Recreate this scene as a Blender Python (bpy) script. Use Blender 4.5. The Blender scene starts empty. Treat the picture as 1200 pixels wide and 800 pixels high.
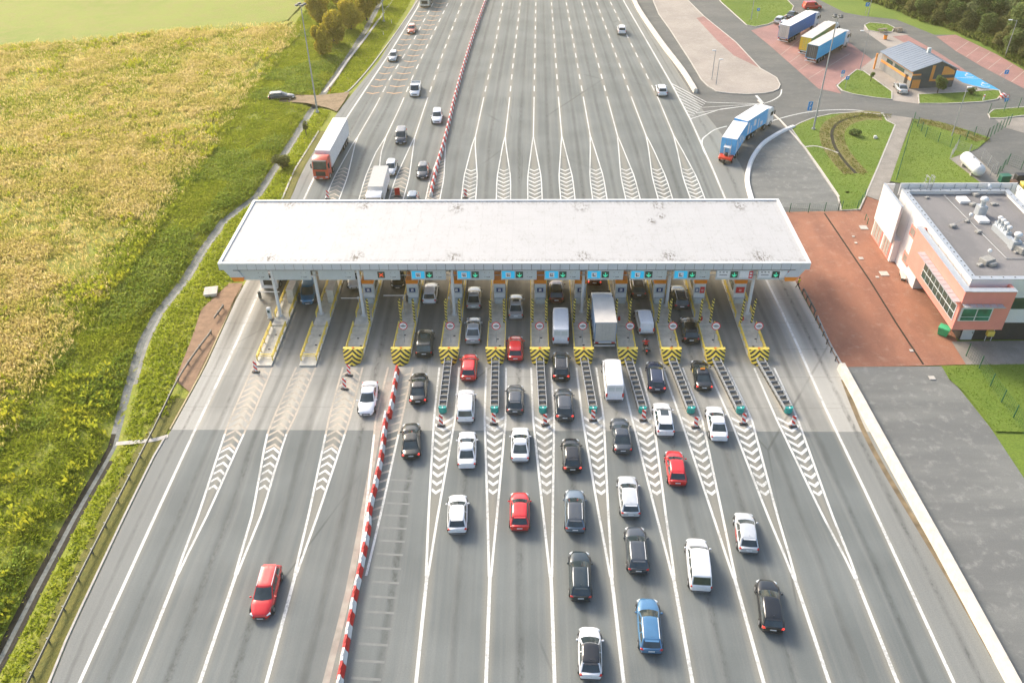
import bpy, math, random
import numpy as np
from mathutils import Vector, Matrix
random.seed(7); rng = np.random.default_rng(7)
R = math.radians
sc = bpy.context.scene
COL = sc.collection

# ------------------------------------------------------------------ camera
F = 980.; TH = math.atan(740/F); PSI = .0248; RO = .014; CH = 60.
def _axes():
    s, c = math.sin, math.cos
    f = Vector((-s(PSI)*c(TH), c(PSI)*c(TH), -s(TH))); r = Vector((c(PSI), s(PSI), 0))
    u = r.cross(f)
    return r*c(RO)-u*s(RO), r*s(RO)+u*c(RO), f
AR, AU, AF = _axes()
cd = bpy.data.cameras.new('camera'); cam = bpy.data.objects.new('camera', cd); COL.objects.link(cam)
m = Matrix.Identity(4)
for i in range(3):
    m[i][0] = AR[i]; m[i][1] = AU[i]; m[i][2] = -AF[i]
m[2][3] = CH
cam.matrix_world = m
cd.sensor_width = 36; cd.lens = 36*F/1200; cd.clip_end = 6000; cd.clip_start = 1
sc.camera = cam
def G(u, v, z=0.):
    """ground (or height z) point that the survey of the photograph gives for a 1200x800 pixel"""
    d = AF+AR*((u-600)/F)+AU*((400-v)/F)
    t = (z-CH)/d.z
    return Vector((d.x*t, d.y*t, z))

# ------------------------------------------------------------------ light
SUN_EL, SUN_AZ = 34, -42          # azimuth from +Y, clockwise
w = bpy.data.worlds.new('World'); sc.world = w; w.use_nodes = True
nt = w.node_tree; bg = nt.nodes['Background']
sky = nt.nodes.new('ShaderNodeTexSky'); sky.sky_type = 'NISHITA'; sky.sun_disc = False
sky.sun_elevation = R(SUN_EL); sky.sun_rotation = R(SUN_AZ); sky.air_density = 1.0; sky.dust_density = 3.5; sky.ozone_density = 0.6
nt.links.new(sky.outputs[0], bg.inputs[0]); bg.inputs[1].default_value = 0.15
sd = bpy.data.lights.new('sun', 'SUN'); sd.energy = 2.0; sd.angle = R(16); sd.color = (1, .90, .75)
so = bpy.data.objects.new('sun', sd); COL.objects.link(so)
dv = Vector((math.sin(R(SUN_AZ))*math.cos(R(SUN_EL)), math.cos(R(SUN_AZ))*math.cos(R(SUN_EL)), math.sin(R(SUN_EL))))
so.rotation_euler = dv.to_track_quat('Z', 'Y').to_euler()
so.location = (-100, 100, 120)
sc.view_settings.view_transform = 'Standard'; sc.view_settings.look = 'None'
sc.view_settings.exposure = 1.06; sc.view_settings.gamma = 1

# ------------------------------------------------------------------ materials
MATS = {}
def mat(name, col, rough=.6, metal=0., var=.12, scale=3., bump=0., coat=0., emit=None, trans=0., var2=0., fine=None):
    if name in MATS: return MATS[name]
    m = bpy.data.materials.new(name); m.use_nodes = True; t = m.node_tree; b = t.nodes['Principled BSDF']
    b.inputs['Roughness'].default_value = rough; b.inputs['Metallic'].default_value = metal
    if coat: b.inputs['Coat Weight'].default_value = coat; b.inputs['Coat Roughness'].default_value = .08
    if emit:
        b.inputs['Emission Color'].default_value = (*col, 1); b.inputs['Emission Strength'].default_value = emit
    if trans: b.inputs['Transmission Weight'].default_value = trans
    tc = t.nodes.new('ShaderNodeTexCoord'); n = t.nodes.new('ShaderNodeTexNoise'); n.inputs['Scale'].default_value = scale
    n.inputs['Detail'].default_value = 5
    t.links.new(tc.outputs['Object'], n.inputs['Vector'])
    r = t.nodes.new('ShaderNodeValToRGB')
    r.color_ramp.elements[0].position = .3; r.color_ramp.elements[1].position = .7
    r.color_ramp.elements[0].color = (*[c*(1-var) for c in col], 1)
    r.color_ramp.elements[1].color = (*[min(1, c*(1+var)) for c in col], 1)
    t.links.new(n.outputs['Fac'], r.inputs['Fac']); t.links.new(r.outputs['Color'], b.inputs['Base Color'])
    if bump:
        bp = t.nodes.new('ShaderNodeBump'); bp.inputs['Strength'].default_value = bump; bp.inputs['Distance'].default_value = .05
        n2 = t.nodes.new('ShaderNodeTexNoise'); n2.inputs['Scale'].default_value = fine or scale*6
        t.links.new(tc.outputs['Object'], n2.inputs['Vector']); t.links.new(n2.outputs['Fac'], bp.inputs['Height'])
        t.links.new(bp.outputs['Normal'], b.inputs['Normal'])
    MATS[name] = m; return m

def translucent(m, amt=.5):
    t = m.node_tree; b = t.nodes['Principled BSDF']; o = t.nodes['Material Output']; tr = t.nodes.new('ShaderNodeBsdfTranslucent'); mx = t.nodes.new('ShaderNodeMixShader')
    mx.inputs[0].default_value = amt; src = b.inputs['Base Color'].links[0].from_socket
    t.links.new(src, tr.inputs['Color']); t.links.new(b.outputs[0], mx.inputs[1]); t.links.new(tr.outputs[0], mx.inputs[2]); t.links.new(mx.outputs[0], o.inputs['Surface'])
    return m
class NT:
    """tiny node helper"""
    def __init__(s, name, rough=.8):
        s.m = bpy.data.materials.new(name); s.m.use_nodes = True; s.t = s.m.node_tree; s.b = s.t.nodes['Principled BSDF']
        s.b.inputs['Roughness'].default_value = rough; MATS[name] = s.m
        s.tc = s.t.nodes.new('ShaderNodeTexCoord')
    def n(s, ty, **k):
        x = s.t.nodes.new(ty)
        for a, v in k.items(): setattr(x, a, v)
        return x
    def put(s, sock, v):
        if isinstance(v, (int, float)): sock.default_value = v
        elif isinstance(v, tuple): sock.default_value = (*v, 1) if len(v) == 3 and sock.type == 'RGBA' else v
        else: s.t.links.new(v, sock)
    def math(s, op, a, b=None, c=None, clamp=False):
        x = s.n('ShaderNodeMath', operation=op, use_clamp=clamp)
        s.put(x.inputs[0], a)
        if b is not None: s.put(x.inputs[1], b)
        if c is not None: s.put(x.inputs[2], c)
        return x.outputs[0]
    def noise(s, vec, scale, detail=4, rough=.5):
        x = s.n('ShaderNodeTexNoise'); x.inputs['Scale'].default_value = scale; x.inputs['Detail'].default_value = detail
        x.inputs['Roughness'].default_value = rough; s.put(x.inputs['Vector'], vec); return x.outputs['Fac']
    def mapping(s, vec, scale):
        x = s.n('ShaderNodeMapping'); x.inputs['Scale'].default_value = scale; s.put(x.inputs['Vector'], vec); return x.outputs[0]
    def ramp(s, f, stops):
        x = s.n('ShaderNodeValToRGB'); e = x.color_ramp.elements
        while len(e) < len(stops): e.new(.5)
        for q, (p, c) in zip(e, stops): q.position = p; q.color = (*c, 1) if len(c) == 3 else c
        s.put(x.inputs['Fac'], f); return x.outputs['Color']
    def sstep(s, v, a, b):
        x = s.n('ShaderNodeMapRange', interpolation_type='SMOOTHSTEP'); s.put(x.inputs[0], v)
        x.inputs[1].default_value = a; x.inputs[2].default_value = b; return x.outputs[0]
    def mix(s, f, a, b, mode='MIX'):
        x = s.n('ShaderNodeMix', data_type='RGBA', blend_type=mode)
        s.put(x.inputs[0], f); s.put(x.inputs[6], a); s.put(x.inputs[7], b); return x.outputs[2]
    def sep(s, v):
        x = s.n('ShaderNodeSeparateXYZ'); s.put(x.inputs[0], v); return x.outputs
    def bump(s, h, st=.3, d=.05):
        x = s.n('ShaderNodeBump'); x.inputs['Strength'].default_value = st; x.inputs['Distance'].default_value = d
        s.put(x.inputs['Height'], h); s.put(s.b.inputs['Normal'], x.outputs['Normal'])
    def col(s, c): s.put(s.b.inputs['Base Color'], c); return s.m

def road_mat(name, base, dark, light, joints=False):
    k = NT(name, .85); ob = k.tc.outputs['Object']; uv = k.sep(k.tc.outputs['UV'])
    fine = k.noise(ob, 9, 3, .7); blotch = k.noise(ob, .12, 4)
    streak = k.noise(k.mapping(k.tc.outputs['UV'], (5.5, .022, 1)), 1.0, 5, .62)
    fr = k.math('FRACT', uv[0]); d = k.math('ABSOLUTE', k.math('SUBTRACT', fr, .5))
    wob = k.math('MULTIPLY', k.math('SUBTRACT', k.noise(k.mapping(ob, (.2, .06, 1)), 1, 2), .5), .08)
    d = k.math('ADD', d, wob)
    spk = k.math('MULTIPLY', k.sstep(k.noise(k.mapping(ob, (2.2, 1.1, 1)), 1, 6, .8), .42, .62), k.sstep(d, .09, .01))
    oil = k.math('MAXIMUM', k.math('MULTIPLY', k.sstep(d, .13, .01), k.math('MULTIPLY', k.sstep(k.noise(k.mapping(ob, (.5, .12, 1)), 1, 6, .7), .35, .7), .6)), k.math('MULTIPLY', spk, k.sstep(k.noise(k.mapping(ob, (.1, .05, 1)), 1, 3), .35, .6)))
    tyre = k.sstep(k.math('ABSOLUTE', k.math('SUBTRACT', d, .2)), .11, .02)
    edge = k.sstep(d, .36, .48)
    c = k.mix(k.sstep(blotch, .3, .7), base, dark)
    c = k.mix(k.math('MULTIPLY', k.sstep(streak, .40, .72), .42), c, light)
    c = k.mix(k.math('MULTIPLY', tyre, .22), c, dark)
    c = k.mix(k.math('MULTIPLY', edge, .6), c, tuple(q*w_ for q, w_ in zip(light, (1.08, 1.0, .88))))
    dk = k.sstep(k.math('ABSOLUTE', k.math('SUBTRACT', fr, k.math('ADD', .42, k.math('MULTIPLY', k.noise(k.mapping(k.tc.outputs['UV'], (.9, .004, 1)), 1, 1), .16)))), .10, .0)
    c = k.mix(k.math('MULTIPLY', dk, .32), c, tuple(x*.62 for x in dark))
    sh = k.math('MAXIMUM', k.math('LESS_THAN', uv[0], 1.), k.math('GREATER_THAN', uv[0], 14.))
    c = k.mix(k.math('MULTIPLY', sh, .55), c, light)
    c = k.mix(k.math('MULTIPLY', oil, .85 if joints else .7), c, tuple(x*.36 for x in dark))
    c = k.mix(k.math('MULTIPLY', k.sstep(fine, .35, .65), .22), c, tuple(x*.6 for x in dark))
    if joints:
        y = k.math('FRACT', k.math('MULTIPLY', k.sep(ob)[1], 1/5.2))
        j = k.math('LESS_THAN', y, .012)
        c = k.mix(k.math('MULTIPLY', j, .5), c, tuple(x*.5 for x in dark))
        br = k.noise(k.mapping(ob, (.05, 2.2, 1)), 1, 4, .7)
        c = k.mix(k.math('MULTIPLY', k.sstep(br, .5, .75), .25), c, dark)
        under = k.math('MULTIPLY', k.sstep(k.sep(ob)[1], 72, 84), .5)     # rubber and oil where cars stop at the booths
        tl = k.sstep(d, .42, .2)
        c = k.mix(k.math('MULTIPLY', under, tl), c, (.062, .054, .038))
    # sealed cracks and pale dust
    ck = k.n('ShaderNodeTexVoronoi', feature='DISTANCE_TO_EDGE'); ck.inputs['Scale'].default_value = 1
    k.put(ck.inputs['Vector'], k.mapping(ob, (.045, .022, 1)))
    cr = k.math('MULTIPLY', k.sstep(ck.outputs['Distance'], .006, .001), k.sstep(k.noise(ob, .05, 3), .5, .62))
    c = k.mix(k.math('MULTIPLY', cr, .55), c, tuple(x*.45 for x in dark))
    k.bump(fine, .25, .02)
    return k.col(c)
M_ASPH = road_mat('road_asphalt', (.176, .194, .187), (.126, .141, .137), (.27, .272, .25))
M_CONC = road_mat('apron_concrete', (.36, .355, .32), (.235, .235, .212), (.50, .485, .435), True)

def paved(name, base, dark, light, sc1=.15, stretch=(1, 1, 1), grid=None, amt=.5):
    k = NT(name, .88); ob = k.tc.outputs['Object']
    fine = k.noise(ob, 8, 3, .7); b1 = k.noise(k.mapping(ob, stretch), sc1, 5, .6); b2 = k.noise(ob, .9, 4, .65)
    c = k.mix(k.sstep(b1, .35, .65), base, dark)
    c = k.mix(k.math('MULTIPLY', k.sstep(b2, .5, .75), amt), c, light)
    c = k.mix(k.math('MULTIPLY', k.sstep(fine, .35, .65), .25), c, tuple(x*.6 for x in dark))
    if grid:
        br = k.n('ShaderNodeTexBrick'); br.inputs['Scale'].default_value = grid
        br.inputs['Color1'].default_value = (1, 1, 1, 1); br.inputs['Color2'].default_value = (.86, .86, .86, 1); br.inputs['Mortar'].default_value = (.7, .7, .7, 1)
        k.put(br.inputs['Vector'], ob); c = k.mix(.6, c, br.outputs['Color'], 'MULTIPLY')
    k.bump(fine, .2, .02)
    return k.col(c)
M_YARD = paved('yard_asphalt', (.15, .15, .14), (.11, .115, .11), (.21, .21, .19), .08, (1, 2.5, 1))
M_YARD2 = paved('wet_yard_asphalt', (.20, .205, .19), (.15, .155, .148), (.34, .34, .31), .16, (.35, 1.9, 1), amt=.6)
M_BEIGE = paved('paving_beige', (.42, .37, .32), (.34, .30, .26), (.50, .46, .41), .15, (1, 1, 1), 1.4)
M_PINK = paved('paving_pink', (.40, .21, .185), (.30, .165, .15), (.46, .30, .27), .15, (1, 1, 1), 1.6)
M_RED = paved('paving_red', (.39, .175, .105), (.28, .125, .08), (.43, .27, .19), .16, (1.6, .7, 1), 2.2, amt=.6)
M_PATH = paved('path_concrete', (.33, .30, .26), (.26, .24, .21), (.40, .37, .33), .4, (1, 1, 1), 1.5)
M_DIRT = paved('dirt', (.30, .21, .12), (.20, .14, .075), (.38, .29, .18), .6)
M_GRAVEL = paved('channel_gravel', (.30, .295, .265), (.20, .20, .18), (.38, .37, .33), 1.2)

def grassy(name, a, b, c3, s1=.12, s2=1.1):
    k = NT(name, .95); ob = k.tc.outputs['Object']
    n1 = k.noise(ob, s1, 5, .6); n2 = k.noise(ob, s2, 6, .7); n3 = k.noise(ob, 5, 3, .7)
    c = k.mix(k.sstep(n1, .35, .65), a, b); c = k.mix(k.sstep(n2, .4, .7), c, c3)
    c = k.mix(k.math('MULTIPLY', k.sstep(n3, .4, .6), .35), c, tuple(x*.5 for x in a))
    k.bump(n3, .6, .15)
    return k.col(c)
M_GRASS = grassy('grass_rough', (.22, .27, .025), (.28, .31, .034), (.33, .32, .06))
M_LAWN = grassy('lawn', (.12, .20, .018), (.17, .24, .026), (.14, .205, .022), .1, .8)
M_DRYGND = grassy('meadow_soil', (.30, .31, .05), (.38, .34, .10), (.26, .33, .035))
M_CROP = grassy('crop_green', (.21, .27, .035), (.27, .31, .05), (.29, .28, .07), .03, .3)
M_BROWNG = grassy('ditch_grass', (.20, .165, .05), (.24, .20, .08), (.16, .18, .035), .3, 1.5)
M_SOIL = mat('wet_soil', (.022, .018, .012), .9, var=.4, scale=3)

def tuft_mat(name, cols, nscale=.25):
    k = NT(name, .9); g = k.n('ShaderNodeNewGeometry'); ob = k.tc.outputs['Object']
    f = k.math('ADD', k.math('MULTIPLY', g.outputs['Random Per Island'], .55), k.math('MULTIPLY', k.sstep(k.noise(ob, nscale, 4), .3, .7), .45))
    st = [(i/(len(cols)-1), c) for i, c in enumerate(cols)]
    m = k.col(k.ramp(f, st))
    k.b.inputs['Specular IOR Level'].default_value = .1
    return translucent(m, .55)
M_TDRY = tuft_mat('dry_grass_blades', [(.36, .37, .06), (.54, .47, .13), (.66, .54, .22), (.74, .62, .34)])
M_TGRN = tuft_mat('green_grass_blades', [(.22, .28, .025), (.29, .35, .03), (.36, .40, .04), (.46, .47, .07)])
M_TYEL = tuft_mat('yellow_weed_blades', [(.25, .32, .03), (.40, .42, .04), (.56, .50, .04)])
M_TSILV = tuft_mat('silvery_herb_blades', [(.17, .25, .03), (.26, .34, .05), (.34, .39, .10)])
def leaf_mat(name, cols):
    k = NT(name, .8); g = k.n('ShaderNodeNewGeometry'); oi = k.n('ShaderNodeObjectInfo')
    f = k.math('ADD', k.math('MULTIPLY', g.outputs['Random Per Island'], .6), k.math('MULTIPLY', oi.outputs['Random'], .4))
    m = k.col(k.ramp(f, [(i/(len(cols)-1), c) for i, c in enumerate(cols)]))
    return translucent(m, .5)
M_LEAF_A = leaf_mat('autumn_leaves', [(.26, .23, .02), (.40, .33, .03), (.50, .41, .04), (.62, .52, .07)])
M_LEAF_G = leaf_mat('green_leaves', [(.07, .12, .03), (.115, .175, .045), (.17, .23, .065), (.23, .29, .10)])
M_LEAF_O = leaf_mat('olive_leaves', [(.10, .13, .035), (.15, .175, .05), (.20, .21, .065), (.27, .23, .09)])
M_LEAF_W = leaf_mat('willow_leaves', [(.17, .22, .09), (.25, .31, .13), (.33, .38, .18), (.40, .44, .24)])
M_TUND = tuft_mat('undergrowth_leaves', [(.07, .10, .02), (.12, .16, .035), (.16, .19, .05), (.22, .19, .07)])
M_BARK = mat('bark', (.09, .07, .05), .9, var=.3, scale=4)

def worn_paint(name, c0, base, lo, hi, amt):
    k = NT(name, .75); ob = k.tc.outputs['Object']; n1 = k.noise(ob, 3.5, 5, .75); n2 = k.noise(ob, .25, 4)
    f = k.math('MULTIPLY', k.sstep(k.math('ADD', k.math('MULTIPLY', n1, .6), k.math('MULTIPLY', n2, .4)), lo, hi), amt)
    return k.col(k.mix(f, c0, base))
M_WHITEP = worn_paint('line_paint', (.66, .66, .62), (.25, .255, .24), .47, .62, .7)
M_TANP = worn_paint('worn_line_paint', (.50, .43, .34), (.30, .28, .24), .42, .6, .8)
M_FAINT = mat('faded_line_paint', (.196, .205, .194), .8, var=.12, scale=1.2)
M_ORANGEP = mat('orange_rumble_paint', (.55, .33, .17), .7, var=.15, scale=2)
M_WSTEEL = mat('white_coated_steel', (.68, .69, .68), .55, var=.04)
M_GALV = mat('galvanised_steel', (.36, .37, .37), .7, .1, var=.15)
M_DSTEEL = mat('dark_steel', (.12, .125, .12), .5, .3, var=.15)
M_YEL = mat('yellow_paint', (.84, .64, .12), .45, var=.14, scale=1.5)
M_BLK = mat('black_rubber', (.022, .022, .022), .7, var=.2)
M_PLAST = mat('black_plastic', (.03, .03, .032), .5, var=.15)
M_RIM = mat('alloy_rim', (.45, .46, .47), .3, .8, var=.08)
M_GLASS = mat('car_glass', (.035, .05, .055), .05, var=.35, scale=1.2, coat=.6)
M_GLASS2 = mat('building_glass', (.03, .07, .06), .06, var=.4, scale=.6, coat=.5)
M_RED = M_RED
M_REDP = mat('red_plastic', (.62, .025, .02), .5, var=.12)
M_WPL = mat('white_plastic', (.76, .74, .70), .5, var=.08)
M_TAIL = mat('tail_lamp', (.55, .02, .015), .2, var=.1, coat=.5)
M_TAILON = mat('lit_tail_lamp', (.9, .05, .03), .3, emit=.6)
M_HEADL = mat('head_lamp', (.62, .65, .66), .12, var=.1, coat=.6)
M_PLATE = mat('plate_white', (.72, .72, .70), .5)
M_PLATEY = mat('plate_yellow', (.75, .55, .05), .5)
M_ORANGE = mat('orange_panel', (.88, .27, .02), .45, var=.05)
M_CONCI = mat('island_concrete', (.56, .53, .45), .85, var=.16, scale=1.5, bump=.2)
M_CONCW = mat('white_concrete', (.64, .58, .50), .8, var=.12, scale=1.6, bump=.2)
M_KERB = mat('kerb_concrete', (.48, .45, .40), .85, var=.14, scale=2)
M_TEAL = mat('teal_plastic', (.02, .33, .29), .4, var=.08)
M_GREENP = mat('fence_green', (.025, .12, .06), .5, var=.1)
M_BLUES = mat('sign_blue', (.02, .16, .55), .45, var=.03)
M_CYAN = mat('lane_sign_cyan', (.02, .50, .80), .4, emit=.15, var=.03)
M_SIGNBLK = mat('display_black', (.03, .075, .06), .4, var=.1)
M_ARROW = mat('green_led', (.05, .62, .36), .4, emit=.35, var=.02)
M_REDLED = mat('red_led', (.75, .10, .03), .4, emit=.3, var=.02)
M_SIGNW = mat('sign_white', (.78, .78, .78), .45, var=.03)
M_NAVY = mat('sign_navy', (.02, .05, .17), .45, var=.05)
M_SREDP = mat('sign_red', (.60, .03, .04), .45, var=.05)
M_GREYP = mat('grey_panel', (.52, .56, .55), .5, var=.06, scale=1)
M_FASC = mat('fascia_aluminium', (.60, .64, .67), .42, .15, var=.05, scale=.8)
M_UNDER = mat('canopy_soffit', (.13, .115, .09), .8, var=.12)
M_SKIN = mat('skin', (.45, .27, .19), .6)
M_HIVIS = mat('hi_vis_yellow', (.75, .72, .03), .6)

# striped materials from object coordinates
def stripe_mat(name, c1, c2, period, kx, kz, ky=0, rough=.45):
    k = NT(name, rough); o = k.sep(k.tc.outputs['Object'])
    v = k.math('ADD', k.math('ADD', k.math('MULTIPLY', o[0], kx), k.math('MULTIPLY', o[2], kz)), k.math('MULTIPLY', o[1], ky))
    f = k.math('GREATER_THAN', k.math('FRACT', k.math('DIVIDE', k.math('ADD', v, 100.), period)), .5)
    n = k.noise(k.tc.outputs['Object'], 6, 3)
    c = k.mix(f, c1, c2); c = k.mix(k.math('MULTIPLY', k.sstep(n, .5, .8), .25), c, (.2, .17, .12))
    return k.col(c)
M_YBSTRIPE = stripe_mat('yellow_black_stripe', (.88, .72, .16), (.02, .02, .02), .46, .8, 1)
M_RWSTRIPE = stripe_mat('red_white_stripe', (.70, .03, .02), (.80, .78, .75), .62, .9, 1)
def nose_mat():
    k = NT('chevron_yellow_black', .5); uv = k.sep(k.tc.outputs['UV'])
    v = k.math('ADD', uv[1], k.math('MULTIPLY', k.math('ABSOLUTE', uv[0]), .85))
    f = k.math('GREATER_THAN', k.math('FRACT', k.math('DIVIDE', k.math('ADD', v, 10.), .5)), .52)
    n = k.noise(k.tc.outputs['Object'], 5, 4)
    c = k.mix(f, (.82, .60, .06), (.022, .022, .02)); c = k.mix(k.math('MULTIPLY', k.sstep(n, .5, .8), .3), c, (.25, .2, .12))
    return k.col(c)
M_NOSE = nose_mat()
def roof_mat(pts):
    k = NT('canopy_membrane', .6); ob = k.tc.outputs['Object']; o = k.sep(ob)
    n = k.noise(ob, .35, 5, .6); n2 = k.noise(k.mapping(ob, (1.6, .25, 1)), 1, 5, .7); n3 = k.noise(k.mapping(ob, (2.6, 1.1, 1)), 1.3, 6, .75)
    c = k.mix(k.math('MULTIPLY', k.sstep(n, .4, .75), .5), (.44, .44, .435), (.39, .39, .385))
    c = k.mix(k.math('MULTIPLY', k.sstep(n2, .55, .8), .22), c, (.29, .285, .265))
    jx = k.math('LESS_THAN', k.math('FRACT', k.math('MULTIPLY', o[0], 1/2.0)), .03)
    jy = k.math('LESS_THAN', k.math('FRACT', k.math('MULTIPLY', o[1], 1/1.0)), .04)
    c = k.mix(k.math('MULTIPLY', k.math('MAXIMUM', jx, jy), .22), c, (.25, .245, .23))
    tot = None
    for x, y, r in pts:
        dx = k.math('MULTIPLY', k.math('SUBTRACT', o[0], x), .8); dy = k.math('MULTIPLY', k.math('SUBTRACT', o[1], y), .55)
        d = k.math('SQRT', k.math('ADD', k.math('MULTIPLY', dx, dx), k.math('MULTIPLY', dy, dy)))
        s_ = k.sstep(d, r*.5, 0)
        tot = s_ if tot is None else k.math('MAXIMUM', tot, s_)
    edge = k.math('MAXIMUM', k.sstep(o[1], 85.9, 84.5), k.math('MULTIPLY', k.sstep(o[1], 98.6, 99.9), 1))
    tot = k.math('MAXIMUM', tot, k.math('MULTIPLY', edge, .45))
    vn_ = k.noise(k.mapping(ob, (.5, .3, 1)), 1, 5, .6); vein = k.sstep(k.math('ABSOLUTE', k.math('SUBTRACT', vn_, .5)), .018, .0)
    vein = k.math('MULTIPLY', vein, k.sstep(n3, .45, .6))
    c = k.mix(k.math('MULTIPLY', vein, .4), c, (.2, .17, .13))
    st = k.math('MULTIPLY', tot, k.sstep(n3, .47, .56))
    c = k.mix(k.math('MULTIPLY', st, .95), c, (.07, .055, .035))
    return k.col(c)

# ------------------------------------------------------------------ mesh helpers
def tag(o, label=None, cat=None, group=None, kind=None):
    if label: o['label'] = label
    if cat: o['category'] = cat
    if group: o['group'] = group
    if kind: o['kind'] = kind
    return o
def thing(name, label, cat, loc=(0, 0, 0), rz=0., group=None):
    o = bpy.data.objects.new(name, None); COL.objects.link(o); o.empty_display_size = .3
    o.location = loc; o.rotation_euler = (0, 0, rz); return tag(o, label, cat, group)
class MB:
    def __init__(s): s.v = []; s.f = []; s.m = []; s.uv = {}
    def add(s, vs, fs, mi=0):
        b = len(s.v); s.v += [tuple(p) for p in vs]
        for f in fs: s.f.append([i+b for i in f]); s.m.append(mi)
    def box(s, cx, cy, cz, sx, sy, sz, mi=0, rz=0, bev=0):
        c, n = math.cos(rz), math.sin(rz); h = (sx/2, sy/2, sz/2)
        if not bev:
            P = [(x*h[0], y*h[1], z*h[2]) for z in (-1, 1) for x, y in ((-1, -1), (1, -1), (1, 1), (-1, 1))]
            fs = [(0, 3, 2, 1), (4, 5, 6, 7), (0, 1, 5, 4), (1, 2, 6, 5), (2, 3, 7, 6), (3, 0, 4, 7)]
        else:
            b = min(bev, *(q*.49 for q in h)); P = []
            def ring(ix, iy, z):
                return [(-ix, -iy+b, z), (-ix+b, -iy, z), (ix-b, -iy, z), (ix, -iy+b, z), (ix, iy-b, z), (ix-b, iy, z), (-ix+b, iy, z), (-ix, iy-b, z)]
            P += ring(h[0]-b, h[1]-b, -h[2]) + ring(h[0], h[1], -h[2]+b) + ring(h[0], h[1], h[2]-b) + ring(h[0]-b, h[1]-b, h[2])
            fs = [tuple(range(7, -1, -1)), tuple(range(24, 32))]
            for k in range(3):
                for i in range(8): j = (i+1) % 8; fs.append((k*8+i, k*8+j, k*8+8+j, k*8+8+i))
        s.add([(cx+x*c-y*n, cy+x*n+y*c, cz+z) for x, y, z in P], fs, mi)
    def cyl(s, p0, p1, r, n=8, mi=0, r2=None, cap=True):
        p0, p1 = Vector(p0), Vector(p1); r2 = r if r2 is None else r2
        d = (p1-p0).normalized(); a = d.orthogonal().normalized(); b = d.cross(a)
        P = []
        for p, q in ((p0, r), (p1, r2)):
            for i in range(n):
                t = 2*math.pi*i/n; P.append(p+(a*math.cos(t)+b*math.sin(t))*q)
        fs = [(i, (i+1) % n, n+(i+1) % n, n+i) for i in range(n)]
        if cap: fs += [tuple(range(n-1, -1, -1)), tuple(range(n, 2*n))]
        s.add(P, fs, mi)
    def tube(s, pts, r, n=6, mi=0):
        for a, b in zip(pts, pts[1:]): s.cyl(a, b, r, n, mi)
    def prism(s, poly, z0, z1, mi=0):
        n = len(poly)
        s.add([(p[0], p[1], z0) for p in poly]+[(p[0], p[1], z1) for p in poly],
              [tuple(range(n-1, -1, -1)), tuple(range(n, 2*n))]+[(i, (i+1) % n, n+(i+1) % n, n+i) for i in range(n)], mi)
    def sheet(s, poly, z, mi=0): s.add([(p[0], p[1], z) for p in poly], [tuple(range(len(poly)))], mi)
    def quad(s, a, b, c, d, mi=0): s.add([a, b, c, d], [(0, 1, 2, 3)], mi)
    def loft(s, rings, mi=0, close=True, caps=True):
        n = len(rings[0]); P = [p for r in rings for p in r]; fs = []
        for k in range(len(rings)-1):
            for i in range(n if close else n-1):
                j = (i+1) % n; fs.append((k*n+i, k*n+j, (k+1)*n+j, (k+1)*n+i))
        if caps: fs += [tuple(range(n-1, -1, -1)), tuple(range((len(rings)-1)*n, len(rings)*n))]
        s.add(P, fs, mi)
    def sphere(s, c, r, n=10, mi=0, sz=1., half=False):
        rings = []; a0 = 0 if half else -math.pi/2
        for k in range(1, 6):
            t = a0+(math.pi/2-a0)*k/6 if half else -math.pi/2+math.pi*k/6
            if half and k == 1: t = 0
            rings.append([(c[0]+r*math.cos(t)*math.cos(2*math.pi*i/n), c[1]+r*math.cos(t)*math.sin(2*math.pi*i/n), c[2]+r*sz*math.sin(t)) for i in range(n)])
        s.loft(rings, mi)
    def build(s, name, mats, parent=None, smooth=None, flip=True):
        me = bpy.data.meshes.new(name); me.from_pydata(s.v, [], s.f)
        if not isinstance(mats, (list, tuple)): mats = [mats]
        for q in mats: me.materials.append(q)
        me.polygons.foreach_set('material_index', s.m)
        if flip:
            import bmesh
            b = bmesh.new(); b.from_mesh(me); bmesh.ops.recalc_face_normals(b, faces=b.faces); b.to_mesh(me); b.free()
        if smooth:
            me.polygons.foreach_set('use_smooth', [True]*len(me.polygons)); me.set_sharp_from_angle(angle=R(smooth))
        me.update()
        o = bpy.data.objects.new(name, me); COL.objects.link(o)
        if parent: o.parent = parent
        return o
def struct(o): o['kind'] = 'structure'; return o
def copy_tree(o, parent=None):
    c = o.copy(); COL.objects.link(c); c.parent = parent
    for ch in o.children: copy_tree(ch, c)
    return c
def tri_obj(name, V, T, mtl, parent=None):
    me = bpy.data.meshes.new(name); me.vertices.add(len(V)); me.vertices.foreach_set('co', np.asarray(V, dtype=np.float32).ravel())
    T = np.asarray(T, dtype=np.int32); k = T.shape[1]
    me.loops.add(T.size); me.loops.foreach_set('vertex_index', T.ravel())
    me.polygons.add(len(T)); me.polygons.foreach_set('loop_start', np.arange(len(T), dtype=np.int32)*k)
    me.polygons.foreach_set('loop_total', np.full(len(T), k, dtype=np.int32))
    me.materials.append(mtl); me.update(calc_edges=True)
    o = bpy.data.objects.new(name, me); COL.objects.link(o)
    if parent: o.parent = parent
    return o
def ribbon_pts(pts, wd):
    """left/right offset points of a polyline"""
    pts = [Vector((p[0], p[1])) for p in pts]; L = []; Rr = []
    for i, p in enumerate(pts):
        d = (pts[min(i+1, len(pts)-1)]-pts[max(i-1, 0)]).normalized(); n = Vector((-d.y, d.x))*wd/2
        L.append(p+n); Rr.append(p-n)
    return L, Rr
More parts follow.
